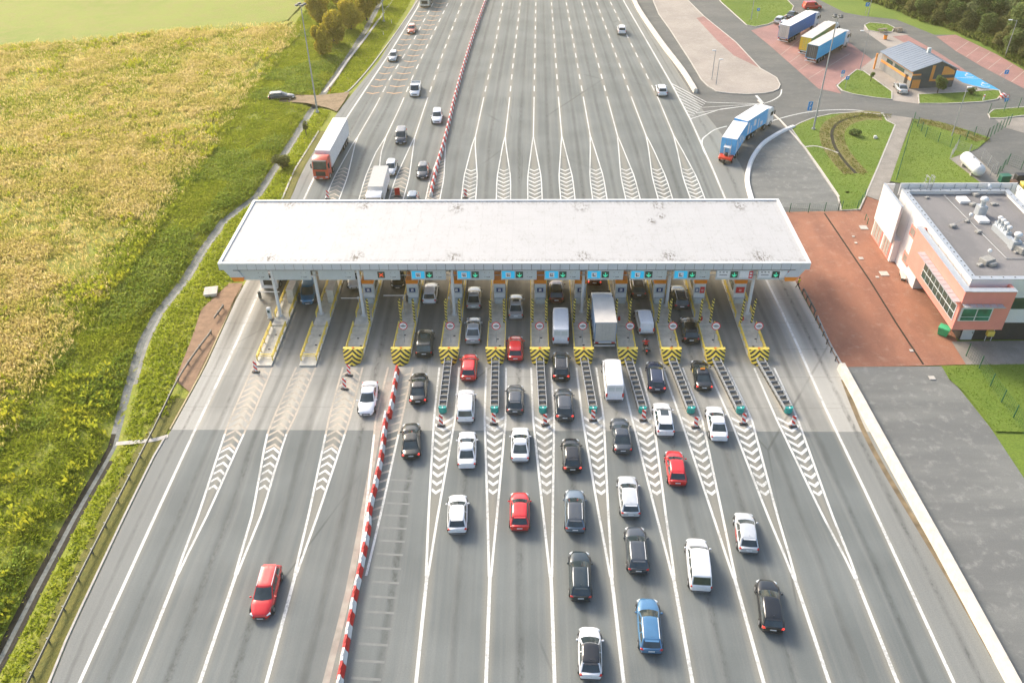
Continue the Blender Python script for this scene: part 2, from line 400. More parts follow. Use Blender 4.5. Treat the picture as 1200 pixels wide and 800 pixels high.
def add_ribbon(mb, pts, wd, z, mi=0):
    L, Rr = ribbon_pts(pts, wd)
    for i in range(len(L)-1):
        mb.quad((*L[i], z), (*Rr[i], z), (*Rr[i+1], z), (*L[i+1], z), mi)
def add_wallstrip(mb, pts, wd, z0, z1, mi=0):
    L, Rr = ribbon_pts(pts, wd)
    n = len(L); rings = [[(*L[i], z0), (*L[i], z1), (*Rr[i], z1), (*Rr[i], z0)] for i in range(n)]
    mb.loft(rings, mi)
def gp(*a): return [G(*p) for p in a]
def smoothline(pts, n=6):
    out = []; pts = [Vector((p[0], p[1])) for p in pts]
    for i in range(len(pts)-1):
        p0 = pts[max(i-1, 0)]; p1 = pts[i]; p2 = pts[i+1]; p3 = pts[min(i+2, len(pts)-1)]
        for k in range(n):
            t = k/n
            out.append(.5*((2*p1)+(-p0+p2)*t+(2*p0-5*p1+4*p2-p3)*t*t+(-p0+3*p1-3*p2+p3)*t**3))
    out.append(pts[-1]); return out

hb = MB(); hb.box(0, 650, 30.4, 2500, 2400, 65.6)
hm_ = bpy.data.materials.new('haze'); hm_.use_nodes = True; ht = hm_.node_tree; ht.nodes.remove(ht.nodes['Principled BSDF'])
pv_ = ht.nodes.new('ShaderNodeVolumePrincipled'); pv_.inputs['Density'].default_value = .00030; pv_.inputs['Color'].default_value = (1, .90, .52, 1); pv_.inputs['Anisotropy'].default_value = .35
ht.links.new(pv_.outputs[0], ht.nodes['Material Output'].inputs['Volume'])
tag(hb.build('haze', hm_), kind='stuff')

# ------------------------------------------------------------------ road layout (surveyed polylines)
def XY(pts):
    q = sorted([(G(*p).y, G(*p).x) for p in pts]); return np.array([a for a, b in q]), np.array([b for a, b in q])
SRV = [
 [(60,800),(82,745),(150,600),(187,525),(200,505),(240,432),(277,350),(340,235),(354,200),(396,131),(415,107),(442,75),(485,5)],
 [(93,800),(184,600),(227,507),(277,402),(300,350),(356,234),(368,208),(407,137),(457,62),(490,8)],
 [(157,800),(214,657),(239,600),(273,512),(307,432),(389,234),(415,168),(440,125),(457,92),(486,45),(507,5)],
 [(234,800),(282,657),(302,600),(323,512),(358,432),(429,234),(443,180),(469,125),(485,87),(500,55),(526,2)],
 [(312,800),(347,670),(368,600),(392,512),(413,432),(464,234),(483,170),(497.5,126),(520,60),(542,2)],
 [(396,800),(420,700),(438,600),(456,490),(470,428),(507,234),(522,162),(532,120),(541,87),(555,42),(570,0)],
 [(487.5,800),(499,688),(508,600),(521,490),(526.5,430),(549,234),(555,170),(566,119),(580.5,52),(590,0)],
 [(569.5,800),(573.5,695),(577,600),(580,500),(581.5,430),(590,234),(591,170),(597,117),(601,78),(610,0)],
 [(650,800),(646.5,692),(642,600),(637,490),(634,430),(627,234),(625,163),(626,110),(628,0)],
 [(731,800),(718.6,692),(707,600),(695,490),(687,430),(665.5,234),(659,167),(654.5,115),(646,0)],
 [(811.6,800),(786,659),(774,600),(753,490),(738,430),(703,234),(694,172),(683,111),(663,0)],
 [(895,800),(855,656),(840,600),(810,490),(788,430),(742,234),(727,172),(712,116),(681,0)],
 [(972,800),(924,656),(904,600),(868,490),(840,430),(780,234),(762,172),(741,117),(698,0)],
 [(1052,800),(996,660),(968,600),(922,490),(895,430),(818,234),(797,177),(772,117),(714,0)],
 [(1118,800),(1020,588),(968,480),(928,390),(904,340),(849,231),(836,200),(809,140),(786,97),(730,0)],
 [(1185,800),(985,430),(940,345),(905,275),(884,231),(872,200),(848,160),(815,118),(742,0)],
]
BND = []
for s_ in SRV:
    y, x = XY(s_)
    # carry each line on parallel to the road beyond the surveyed part
    x0 = x[0]-(x[1]-x[0])/(y[1]-y[0])*25
    y = np.concatenate([[y[0]-25], y, [y[-1]+60, 900]]); x = np.concatenate([[x0], x, [x[-1], x[-1]]])
    x[-2] = x[-3]; x[-1] = x[-3]
    BND.append((y, x))
def BX(i, Y): return float(np.interp(Y, *BND[i]))
NB = len(BND)
def road_piece(name, y0, y1, mtl, z=0.004, step=2.5):
    n = max(2, int((y1-y0)/step)); Ys = np.linspace(y0, y1, n); V = []; UV = []; T = []
    for Y in Ys:
        for i in range(NB): V.append((BX(i, Y), Y, z)); UV.append((i, Y))
    for k in range(n-1):
        for i in range(NB-1):
            a = k*NB+i; T.append((a, a+1, a+1+NB, a+NB))
    o = tri_obj(name, V, T, mtl); me = o.data; uvl = me.uv_layers.new(name='UV')
    idx = np.empty(len(me.loops), dtype=np.int32); me.loops.foreach_get('vertex_index', idx)
    uvl.data.foreach_set('uv', np.asarray(UV, dtype=np.float32)[idx].ravel()); return struct(o)
YC0, YC1 = 64.0, 113.0
road_piece('road', 12, YC0, M_ASPH); road_piece('road', YC1, 640, M_ASPH, step=5); road_piece('toll_apron', YC0, YC1, M_CONC)

# ------------------------------------------------------------------ ground
base = MB(); base.sheet([(-1200, -500), (1200, -500), (1200, 1800), (-1200, 1800)], -1.2); struct(base.build('ground', M_GRASS))
ditch_px = [(300,227),(262,255),(240,285),(215,325),(185,362),(165,400),(151,450),(132,520),(87,597),(37,690),(0,762)]
dpts = [G(*p) for p in [(430,30),(407,66),(361,132),(336,172)]+ditch_px]
dy_ = np.array([p.y for p in dpts][::-1]); dx_ = np.array([p.x for p in dpts][::-1])
dy_ = np.concatenate([[10], dy_, [600]]); dx_ = np.concatenate([[dx_[0]], dx_, [dx_[-1]]])
def DX(Y): return float(np.interp(Y, dy_, dx_))
def hgt(x, y):
    d = x-DX(y)
    h = -.62*math.exp(-(d/1.6)**2)
    if d < 0: h += .25*(1-math.exp(-(d/6)**2))
    k = min(1., max(0., (BX(0, y)-x)/2.5))
    bumpy = .12*math.sin(x*.9+1.3*math.sin(y*.21))*math.sin(y*.55+x*.3)*(1 if d < -3 else .3)
    return -.05+(h+bumpy)*k
xs = list(np.arange(-62, -24, .8)); xs = list(np.arange(-500, -62, 8))+xs
ys = list(np.arange(-40, 260, 1.5))+list(np.arange(260, 900, 12))
V = [(x, y, hgt(x, y)) for y in ys for x in xs]; nx = len(xs)
T = [(j*nx+i, j*nx+i+1, (j+1)*nx+i+1, (j+1)*nx+i) for j in range(len(ys)-1) for i in range(nx-1)]
gl = struct(tri_obj('grass_verge', V, T, M_GRASS)); gl.data.polygons.foreach_set('use_smooth', [True]*len(gl.data.polygons))
b = MB(); b.sheet([(-24.5, -60), (600, -60), (600, 900), (-24.5, 900)], -.06); struct(b.build('grass_verge', M_LAWN))
# dry meadow and the crop field behind it, as gently jittered sheets over the verge
def jit_sheet(name, mtl, x0, x1, ya, yb, z, stepx=4):
    # grid following the field
    X = np.arange(x0, x1+.1, stepx); Yn = 50; V = []; T = []
    for j in range(Yn+1):
        for x in X:
            y0 = ya(x); y1 = yb(x); y = y0+(y1-y0)*j/Yn
            e = random.uniform(-.8, .8) if x == X[-1] else 0
            V.append((x+e, y, max(z, hgt(x, y)+.06)))
    n = len(X)
    for j in range(Yn):
        for i in range(n-1): T.append((j*n+i, j*n+i+1, (j+1)*n+i+1, (j+1)*n+i))
    o = struct(tri_obj(name, V, T, mtl)); return o
crop_line = lambda x: 187.5+(x+118.9)*.31+2*math.sin(x*.2)
jit_sheet('dry_meadow', M_DRYGND, -470, -54.6, lambda x: -40., lambda x: crop_line(max(x, -160)), .42)
jit_sheet('crop_field', M_CROP, -470, -54.6, lambda x: crop_line(max(x, -160)), lambda x: 800., .44)

# tufts of grass: blades scattered over the meadow and the slopes (uncountable stuff)
def tufts(name, mtl, P, hmin, hmax, blades, spread, lean=.25, wd=.16):
    n = len(P); N = n*blades
    base = np.repeat(P, blades, axis=0); a = rng.uniform(0, 2*np.pi, N); r = rng.uniform(0, spread, N)
    bx = base[:, 0]+np.cos(a)*r; by = base[:, 1]+np.sin(a)*r; bz = base[:, 2]-.05
    h = rng.uniform(hmin, hmax, N)*np.repeat(rng.uniform(.7, 1.25, n), blades); t = rng.uniform(0, 2*np.pi, N)
    w_ = wd*rng.uniform(.6, 1.4, N); la = rng.uniform(0, 2*np.pi, N); ll = lean*h*rng.uniform(.3, 1.5, N)
    V = np.empty((N, 3, 3)); cx, cy = np.cos(t)*w_, np.sin(t)*w_
    tx, ty = bx+np.cos(la)*ll, by+np.sin(la)*ll
    V[:, 0] = np.stack([bx-cx*.4, by-cy*.4, bz], 1); V[:, 1] = np.stack([tx+cx, ty+cy, bz+h*.9], 1); V[:, 2] = np.stack([tx-cx, ty-cy, bz+h], 1)
    T = np.arange(N*3).reshape(N, 3); o = tri_obj(name, V.reshape(-1, 3), T, mtl); o['kind'] = 'stuff'; return o
def vn(x, y, s, seed=0):
    """smooth value noise"""
    x = x*s+seed*17.3; y = y*s+seed*9.1; xi = np.floor(x).astype(int); yi = np.floor(y).astype(int); fx = x-xi; fy = y-yi
    fx = fx*fx*(3-2*fx); fy = fy*fy*(3-2*fy)
    def h(i, j): v = np.sin(i*127.1+j*311.7+seed*74.7)*43758.5453; return v-np.floor(v)
    return (h(xi, yi)*(1-fx)+h(xi+1, yi)*fx)*(1-fy)+(h(xi, yi+1)*(1-fx)+h(xi+1, yi+1)*fx)*fy
def inview(x, y, mg=30):
    p = np.stack([x, y, np.full_like(x, -CH)], 1); wz = p@np.array(AF); u = 600+F*(p@np.array(AR))/wz; v = 400-F*(p@np.array(AU))/wz
    return (u > -mg) & (u < 1200+mg) & (v > -mg) & (v < 800+mg+20)
def zs(x, y): return np.array([hgt(a, b) for a, b in zip(x, y)])
n = 340000; x = rng.uniform(-150, -53.5, n); y = rng.uniform(30, 205, n)
cl = np.array([crop_line(a) for a in x[:1]])[0]
keep = inview(x, y) & (y < 187.5+(x+118.9)*.31+rng.uniform(-4, 3, n))
nz = vn(x, y, .09, 1)*.5+vn(x, y, .28, 2)*.3+vn(x, y, .8, 3)*.2
dens = np.clip((nz-.40-.10*(y > 110+x*.3)*vn(x, y, .05, 31))*5, .14, 1)*np.where(x > -58, .45, 1)
dryk = keep & (rng.uniform(0, 1, n) < dens) & (rng.uniform(0, 1, n) < np.clip(.30+.70*(y-30)/60, .3, 1)) & (x < -55.0+rng.normal(0, .9, n))
P = np.stack([x[dryk], y[dryk], np.full(dryk.sum(), .42)], 1)[:125000]
tufts('dry_grass', M_TDRY, P, .3, .8, 5, .5, .55, .075)
n = 90000; x = rng.uniform(-150, -53.5, n); y = rng.uniform(30, 200, n)
nz = vn(x, y, .12, 5)*.6+vn(x, y, .5, 6)*.4
k = inview(x, y) & (y < 187.5+(x+118.9)*.31) & (rng.uniform(0, 1, n) < np.clip((nz-.35)*3+.12, 0, 1))
P = np.stack([x[k], y[k], np.full(k.sum(), .42)], 1)[:40000]
tufts('green_grass', M_TGRN, P, .25, .6, 5, .4, .7, .08)
k2 = k & (vn(x, y, .16, 8) > .62) & (rng.uniform(0, 1, n) < .35)
tufts('yellow_weeds', M_TYEL, np.stack([x[k2], y[k2], np.full(k2.sum(), .42)], 1)[:2500], .5, 1., 5, .3, .3, .14)
def inpoly(x, y, poly):
    r = np.zeros(len(x), bool); j = len(poly)-1
    for i in range(len(poly)):
        xi, yi, xj, yj = poly[i][0], poly[i][1], poly[j][0], poly[j][1]
        r ^= ((yi > y) != (yj > y)) & (x < (xj-xi)*(y-yi)/(yj-yi+1e-9)+xi); j = i
    return r
# slope between meadow and ditch, verge between ditch and road
n = 150000; x = rng.uniform(-56, -27, n); y = rng.uniform(28, 235, n)
ex = np.array([np.interp(b, *BND[0]) for b in y]); dxx = np.interp(y, dy_, dx_)
ok = inview(x, y) & (x < ex-np.where(y < 66, 2.3, 1.3)) & (np.abs(x-dxx) > .95)
tk = [G(*q_) for q_ in ((330,111),(372,113),(412,108),(405,119),(394,134),(385,130),(360,124),(325,122))]; ds = [(float(np.interp(q_, *BND[0]))-o_, q_) for q_, o_ in ((92,-1),(92,2.2),(86,4.),(80,3.4),(72,2.8),(69.5,2.6),(69.5,-1))]
pav = ~inpoly(x, y, tk) & ~inpoly(x, y, ds)
ok &= pav
nz = vn(x, y, .25, 11)*.5+vn(x, y, .7, 12)*.5
k = ok & (rng.uniform(0, 1, n) < np.where(x < dxx, np.clip((nz-.2)*2.2, .2, 1), .55))
far_ = x < dxx
P = np.stack([x[k & far_], y[k & far_], zs(x[k & far_], y[k & far_])], 1)
tufts('green_grass', M_TGRN, P, .12, .42, 7, .6, .9, .08)
P = np.stack([x[k & ~far_], y[k & ~far_], zs(x[k & ~far_], y[k & ~far_])], 1)
tufts('verge_grass', M_TGRN, P, .12, .38, 4, .35, .5, .11)
k3 = ok & far_ & (vn(x, y, .18, 14) > .6) & (rng.uniform(0, 1, n) < .3)
tufts('silvery_herbs', M_TSILV, np.stack([x[k3], y[k3], zs(x[k3], y[k3])], 1), .25, .6, 8, .5, .7, .09)
k4 = ok & far_ & (y < 75) & (vn(x, y, .22, 15) > .5) & (rng.uniform(0, 1, n) < .05)
tufts('yellow_weeds', M_TYEL, np.stack([x[k4], y[k4], zs(x[k4], y[k4])], 1), .5, .95, 4, .3, .4, .13)
# channel bed in the ditch
b = MB(); Ys = np.arange(20, 240, 2.); wid = lambda Y: .85
chan = [(DX(Y), Y) for Y in Ys]
L, Rr = ribbon_pts(chan, 1.35); L2, R2 = ribbon_pts(chan, .42)
hz = lambda p: hgt(p.x, p.y)
for i in range(len(Ys)-1):
    zc = -.60
    lowr = Ys[i] < 72
    b.quad((*L[i], hz(L[i])+.05), (*L2[i], zc), (*L2[i+1], zc), (*L[i+1], hz(L[i+1])+.05), 2 if Ys[i] < 64 else 0)
    b.quad((*L2[i], zc), (*R2[i], zc), (*R2[i+1], zc), (*L2[i+1], zc), 1)
    b.quad((*R2[i], zc), (*Rr[i], hz(Rr[i])+.05), (*Rr[i+1], hz(Rr[i+1])+.05), (*R2[i+1], zc), (2 if Ys[i] < 60 else 3) if lowr else 0)
struct(b.build('drainage_channel', [M_GRAVEL, mat('channel_bed', (.15, .165, .155), .8, var=.3), M_SOIL, M_GRASS]))
b = MB(); add_ribbon(b, smoothline(gp((136,520),(177,516),(197,511))), .55, .06); struct(b.build('drainage_gutter', M_KERB))

# kerb along the left road edge, dirt strip, access track
b = MB(); add_wallstrip(b, [(BX(0, Y)-.16, Y) for Y in np.arange(12, 63.5, 3)], .18, -.05, .11); struct(b.build('kerb', M_KERB))
b = MB(); add_ribbon(b, [(BX(0, Y)-1.35, Y) for Y in np.arange(12, 70, 3)], 2.1, .03); add_ribbon(b, [(BX(0, Y)-.75, Y) for Y in np.arange(94, 143, 3)], 1.3, .03); struct(b.build('olive_verge', grassy('olive_moss', (.16, .15, .03), (.21, .19, .04), (.13, .14, .03), .3, 1.5)))
b = MB(); add_wallstrip(b, [(BX(0, Y)-.16, Y) for Y in np.arange(64, 93, 3)], .16, -.05, .10); struct(b.build('kerb', mat('yellowed_kerb', (.45, .36, .2), .85)))
kl = [(BX(0, Y)-1.3, Y) for Y in np.arange(94, 143, 3)]
b = MB(); add_wallstrip(b, kl, .25, -.05, .12); struct(b.build('kerb', M_KERB))
b = MB(); add_wallstrip(b, smoothline(gp((397,110),(408,107),(428,86),(450,58),(470,30),(490,0),(512,-36))), .22, -.05, .12); struct(b.build('kerb', M_KERB))
b = MB(); add_wallstrip(b, smoothline(gp((380,109),(395,90),(407,72),(428,45),(450,15),(468,-12))), .5, -.05, .10); struct(b.build('gutter', M_KERB))
b = MB(); b.sheet(gp((337,112),(372,113),(410,109),(405,118),(395,132),(385,128),(360,122),(325,120)), .21); struct(b.build('dirt_track', M_DIRT))
b = MB(); b.sheet([(BX(0, 92)-.2, 92), (BX(0, 92)-2.0, 92), (BX(0, 86)-3.8, 86), (BX(0, 80)-3.2, 80), (BX(0, 72)-2.6, 72), (BX(0, 70)-.2, 70)], .10); struct(b.build('dirt_strip', mat('brown_dirt', (.27, .17, .105), .95, var=.2, scale=1.2)))

# ------------------------------------------------------------------ right side grounds
def sheet(name, mtl, px, z, sm=False):
    p = [G(*q) for q in px]
    if sm: p = smoothline(p+[p[0]], 4)[:-1]
    b = MB(); b.sheet(p, z); return struct(b.build(name, mtl))
def kerbed(name, mtl, px, z, kerb=True, wd=.22):
    p = [G(*q) for q in px]; b = MB(); b.sheet(p, z); o = struct(b.build(name, mtl))
    if kerb:
        k = MB(); add_wallstrip(k, p+[p[0]], wd, -.03, z+.05); struct(k.build('kerb', M_KERB))
    return o
sheet('access_road', M_YARD, [(744,-40),(930,-40),(960,0),(990,15),(1012,19),(1050,23),(1095,41),(1120,41),(1215,92),(1330,160),(1330,260),(1000,260),(905,300),(884,231),(870,200),(845,160),(815,118),(742,0)], 0)
sheet('service_yard', M_YARD2, [(985,430),(1103,429),(1160,500),(1200,560),(1330,760),(1420,1000),(1290,1000),(1185,800)], .004)
sheet('service_yard', M_YARD2, [(880,240),(876,210),(880,185),(897,165),(915,155),(930,151),(947,180),(982,231),(986,247)], .008)
kerbed('traffic_island', M_BEIGE, [(756,-12),(765,0),(772,17),(785,35),(809,72),(822,94),(830,102),(840,108),(855,110),(875,111),(895,110),(905,108),(912,105),(914,100),(910,92),(900,86),(891,81),(862,50),(825,20),(805,0),(795,-12)], .12)
sheet('pink_paving', M_PINK, [(816,22),(825,20),(862,50),(889,80),(860,66),(840,48)], .126)
LAWN_PX = [
 [(835,-10),(845,3),(875,30),(885,32),(900,29),(915,22),(927,15),(930,8),(922,0),(918,-10)],
 [(1004,82),(1012,84),(1030,97),(1045,108),(1045,117),(1025,115),(1000,111),(987,107),(981,101),(985,97)],
 [(1076,111),(1120,109),(1165,106),(1171,107),(1173,112),(1168,117),(1150,120),(1110,122),(1077,122)],
 [(927,151),(937,145),(952,139),(975,134),(1007,132),(1035,135),(1039,142),(1049,147),(1027,200),(1014,230),(1007,246),(986,247),(982,231),(947,180)],
 [(1070,140),(1100,143),(1130,152),(1160,162),(1145,175),(1113,187),(1150,215),(1060,216),(1043,213),(1056,175)],
 [(1103,429),(1112,445),(1133,463),(1148,482),(1166,506),(1260,508),(1260,426)],
 [(1158,134),(1164,129),(1200,126),(1260,125),(1260,133),(1200,136),(1175,139),(1160,139)],
 [(1013,30),(1019,27),(1040,29),(1048,33),(1045,38),(1028,38),(1017,36)],
]
for i, p in enumerate(LAWN_PX): kerbed('lawn', M_LAWN, p, .10, i in (0, 1, 2, 3, 6, 7))
kerbed('pink_parking', M_PINK, [(880,36),(905,29),(930,18),(945,20),(992,48),(1022,70),(1004,84),(979,100),(986,110),(959,104),(900,52)], .014, False)
kerbed('pink_parking', M_PINK, [(1097,43),(1120,41),(1168,64),(1215,91),(1235,118),(1200,104),(1150,78),(1120,60)], .014, False)
kerbed('pink_parking', M_PINK, [(1045,43),(1062,41),(1100,62),(1135,85),(1150,95),(1160,104),(1120,90),(1092,68)], .014, False)
sheet('pavement', M_BEIGE, [(1008,81),(1022,70),(1040,56),(1012,36),(1013,29),(1048,38),(1066,41),(1046,43),(1070,56),(1117,90),(1150,105),(1171,107),(1076,111),(1077,122),(1046,118),(1045,108),(1026,94)], .018)
sheet('disabled_parking', mat('blue_paving', (.04, .33, .62), .7, var=.08), [(1121,83),(1135,85),(1172,106),(1150,103),(1128,97),(1117,90)], .022)
b = MB()
for q in (((1121,91),(1152,92.5)), ((1137,100),(1171,106))): add_ribbon(b, gp(*q), .15, .026)
for (u, v) in ((1136, 89), (1155, 100)):
    c = G(u, v); add_ribbon(b, [(c.x+.8*math.cos(t), c.y+.8*math.sin(t)) for t in np.linspace(.6, 5.6, 10)], .2, .026); b.sheet([(c.x-.2, c.y+.7), (c.x+.2, c.y+.7), (c.x+.2, c.y+1.6), (c.x-.2, c.y+1.6)], .026)
struct(b.build('parking_markings', M_WHITEP))
b = MB()
for k in range(6):
    t = k/6; a = Vector(G(1120, 60)).lerp(Vector(G(1200, 104)), t); c = Vector(G(1135, 49)).lerp(Vector(G(1215, 91)), t); add_ribbon(b, [a, c], .12, .02)
for k in range(1, 5):
    t = k/5; a = Vector(G(905, 56)).lerp(Vector(G(960, 102)), t); c = Vector(G(945, 22)).lerp(Vector(G(1010, 75)), t); add_ribbon(b, [a, c], .10, .02)
struct(b.build('parking_markings', M_TANP))
sheet('footpath', M_PATH, [(1039,135),(1069,139),(1056,175),(1043,213),(1034,237),(1014,230),(1027,200),(1049,147),(1040,143)], .105)
sheet('red_paving', M_RED, [(884,249),(1007,247),(1014,229),(1034,231),(1060,260),(1120,395),(1132,427),(1060,429),(985,430),(940,343)], .012)
sheet('pavement', M_PATH, [(1115,400),(1330,398),(1330,428),(1132,427)], .016)
sheet('pavement', M_PATH, [(1113,187),(1135,178),(1150,190),(1165,205),(1215,205),(1215,240),(1150,216)], .112)
sheet('pavement', M_PATH, [(1165,139),(1215,137),(1215,160),(1178,150)], .02)
b = MB(); add_ribbon(b, gp((966,250),(1020,330),(1051,380),(1082,427)), .22, .03); struct(b.build('drain_slot', M_SOIL))
b = MB()
for u, v, s_ in ((1012, 267, .9), (1036, 321, .9), (1009, 303, .5), (1092, 443, .55), (1000, 277.5, .3), (1003, 285, .3), (1028, 325, .35), (1068, 411, .35), (993, 226, .5)):
    c = G(u, v); b.box(c.x, c.y, .055, s_*1.2, s_*1.2, .09, bev=.02)
struct(b.build('manhole_covers', M_KERB))
# ditch through the right lawn
dl = smoothline(gp((1033,137),(1010,136),(985,143),(975,155),(978,172),(990,190),(1003,204)))
b = MB(); add_ribbon(b, dl, 4.2, .108); struct(b.build('ditch_bank', M_BROWNG))
b = MB(); add_ribbon(b, dl, .55, .118); struct(b.build('ditch_bed', M_SOIL))
dl2 = smoothline(gp((1076,142),(1100,147),(1125,155),(1150,165)))
b = MB(); add_ribbon(b, dl2, 2.6, .108); struct(b.build('ditch_bank', M_BROWNG))
b = MB(); add_ribbon(b, smoothline(gp((942,173),(955,172),(968,175),(982,180))), .35, .13); struct(b.build('gutter', M_KERB))
# lawn blades
PP = []
for p in LAWN_PX:
    q = [G(*a) for a in p]; xa = min(a.x for a in q); xb = max(a.x for a in q); ya = min(a.y for a in q); yb = max(a.y for a in q)
    n = int((xb-xa)*(yb-ya)*14); x = rng.uniform(xa, xb, n); y = rng.uniform(ya, yb, n); k = inpoly(x, y, q); PP.append(np.stack([x[k], y[k], np.full(k.sum(), .12)], 1))
P = np.concatenate(PP); rng.shuffle(P); P = P[:75000]
tufts('lawn_grass', tuft_mat('lawn_blades', [(.09, .17, .014), (.13, .21, .02), (.17, .25, .026), (.22, .28, .045)]), P, .03, .09, 3, .3, .6, .05)
dp = []
for line, wd_ in ((dl, 2.0), (dl2, 1.3)):
    for a in line:
        for _ in range(40):
            t = random.uniform(-wd_, wd_)
            if abs(t) > .5: dp.append((a.x+t, a.y+random.uniform(-1, 1), .12))
tufts('ditch_grass', tuft_mat('ditch_blades', [(.17, .17, .04), (.24, .20, .07), (.17, .22, .035), (.28, .24, .10)]), np.array(dp), .04, .18, 4, .3, .8, .06)

# ------------------------------------------------------------------ road markings
ZM = .009
lw = MB(); tn = MB()
def line_between(mb, i, y0, y1, off=0., wd=.28, step=4):
    Ys = list(np.arange(y0, y1, step))+[y1]; add_ribbon(mb, [(BX(i, Y)+off, Y) for Y in Ys], wd, .020)
line_between(lw, 1, 12, 640); line_between(lw, 14, 12, YC1+30); line_between(lw, 14, YC1+30, 640)
NOSE_X = {}
MERGE_Y = 45.6; ISL_Y = 74.6; RM_Y = 139.
front_w = 1.05       # half width of a gore at the island
for g in range(1, 13):
    i = g+1; mb = tn if g in (1, 2, 3) and False else lw
    if g != 4: line_between(lw, i, 12, MERGE_Y+.2, 0, .29)
    else: pass
    for sd_ in (-1, 1):
        if g == 4 and sd_ < 0: pass
        pts = []; ptn = []
        for Y in np.linspace(MERGE_Y, 74.5, 14):
            pts.append((BX(i, Y)+sd_*(.08+front_w*min(1, (Y-MERGE_Y)/(66-MERGE_Y))), Y))
        if g == 4: pts = [(x_+(.25 if sd_ > 0 else -.3), y_) for x_, y_ in pts]
        a = [p for p in pts if p[1] <= YC0+.8]; c = [p for p in pts if p[1] >= YC0-1.5]
        zq = .014+.002*sd_; add_ribbon(lw, a, .22, zq); add_ribbon(tn if g < 5 else lw, c, .21, zq+.001)
        # rear
        pts = [(BX(i, Y)+sd_*(.05+1.05*min(1, (RM_Y-Y)/16)), Y) for Y in np.linspace(112, RM_Y, 10)]
        add_ribbon(lw, pts, .18, .014+.002*sd_)
    if g != 4: line_between(lw, i, RM_Y, 158, 0, .2)
    if g != 4:
        y = 161.
        while y < 420:
            line_between(lw, i, y, y+3, 0, .22); y += 6.6 if y < 330 else 9
def chevrons(mb, i, y0, y1, halfw, up, period=1.15, t=.42, half=False):
    y = y0
    while y < y1:
        hw = halfw(y)-.16
        if hw > .18:
            cx = BX(i, y); s_ = 1 if up else -1; d = hw*.95*s_
            if half:
                mb.add([(cx-.3, y-.3, ZM), (cx+hw+.3, y+d*.55, ZM), (cx+hw+.3, y+d*.55+t, ZM), (cx-.3, y-.3+t, ZM)], [(0, 1, 2, 3)])
            else:
                for q in (-1, 1):
                    mb.add([(cx, y+d, ZM), (cx+q*hw, y, ZM), (cx+q*hw, y+t, ZM), (cx, y+d+t, ZM)], [(0, 1, 2, 3)])
        y += period
fw = lambda i: (lambda Y: .08+front_w*min(1, max(0, (Y-MERGE_Y)/(66-MERGE_Y))))
rw = lambda Y: .05+1.05*min(1, max(0, (RM_Y-Y)/16))
for g in range(1, 13):
    i = g+1
    if g <= 3:
        chevrons(tn, i, 61., 73.8, fw(i), True, 1.0, .34); chevrons(lw, i, 55.5, 60.8, fw(i), True, 1.0, .34)
    elif g == 4:
        chevrons(tn, i, 52, 73, fw(i), True, 1.15, .3, True); chevrons(tn, i, 110, 130, rw, False)
        f = MB()
        for Y in np.arange(30, 58, 1.5):
            add_ribbon(f, [(BX(i, Y)+.9, Y), (BX(i, Y)+3.3, Y-.15)], .22, ZM)
        struct(f.build('faded_road_markings', M_FAINT))
        f = MB(); add_ribbon(f, [(BX(i, Y)-.95, Y) for Y in np.arange(12, 73, 4)], .55, ZM); struct(f.build('worn_road_markings', mat('worn_tan_band', (.31, .285, .245), .8, var=.2, scale=1)))
    else:
        chevrons(lw, i, 55.5, 66.0, fw(i), False)
    chevrons(lw if g > 4 else tn, i, 112.5, 126, rw, g > 4 and False or g <= 3, 1.35, .32)
# hatched triangle at the slip road
tri = [G(787, 98), G(809, 139.5), G(845, 128), G(893, 122), G(828, 120)]
for a, c in ((0, 1), (1, 2), (2, 3), (3, 4), (4, 0)): add_ribbon(lw, [tri[a], tri[c]], .2, .008+.0015*a)
for k in range(1, 9):
    t = k/9; a = tri[0].lerp(tri[1], t); c = tri[0].lerp(tri[4], t) if True else 0; e = Vector(tri[1]).lerp(Vector(tri[4]), 1-t) ; add_ribbon(lw, [a, tri[4].lerp(tri[1], t*.92)], .18, .022+.0015*k)
for k in range(1, 3): add_ribbon(lw, [tri[4].lerp(tri[1], k/3), tri[3]], .15, .040+.0015*k)
add_ribbon(lw, smoothline(gp((852,148),(838,152),(829,158),(823,164),(824,175),(833,192),(849,231))), .22, .008)
add_ribbon(lw, smoothline(gp((893,122),(905,118),(914,112),(916,105))), .25, .008)
add_ribbon(lw, smoothline(gp((904,142),(925,136),(950,131),(975,129),(1000,129),(1036,133))), .25, .008)
add_ribbon(lw, gp((886,112),(895,122)), .5, .008)
struct(lw.build('road_markings', M_WHITEP, flip=False)); struct(tn.build('worn_road_markings', M_TANP, flip=False))
om = MB()
for i, j, in ((1, 2), (2, 3)):
    for Y in np.arange(160.5, 300, 3.7):
        cx = (BX(i, Y)+BX(j, Y))/2; hw = .42*(BX(j, Y)-BX(i, Y))*.8
        for q in (-1, 1):
            om.add([(cx, Y-.5, ZM), (cx+q*hw, Y+.2, ZM), (cx+q*hw, Y+.5, ZM), (cx, Y-.1, ZM)], [(0, 1, 2, 3)])
struct(om.build('orange_rumble_markings', M_ORANGEP))
b = MB(); add_ribbon(b, smoothline(gp((988,445),(1010,500),(1035,548),(1075,615),(1120,690),(1165,770))), .5, .012)
struct(b.build('dirt_strip', mat('wet_mud', (.17, .13, .075), .8, var=.45, scale=.8)))

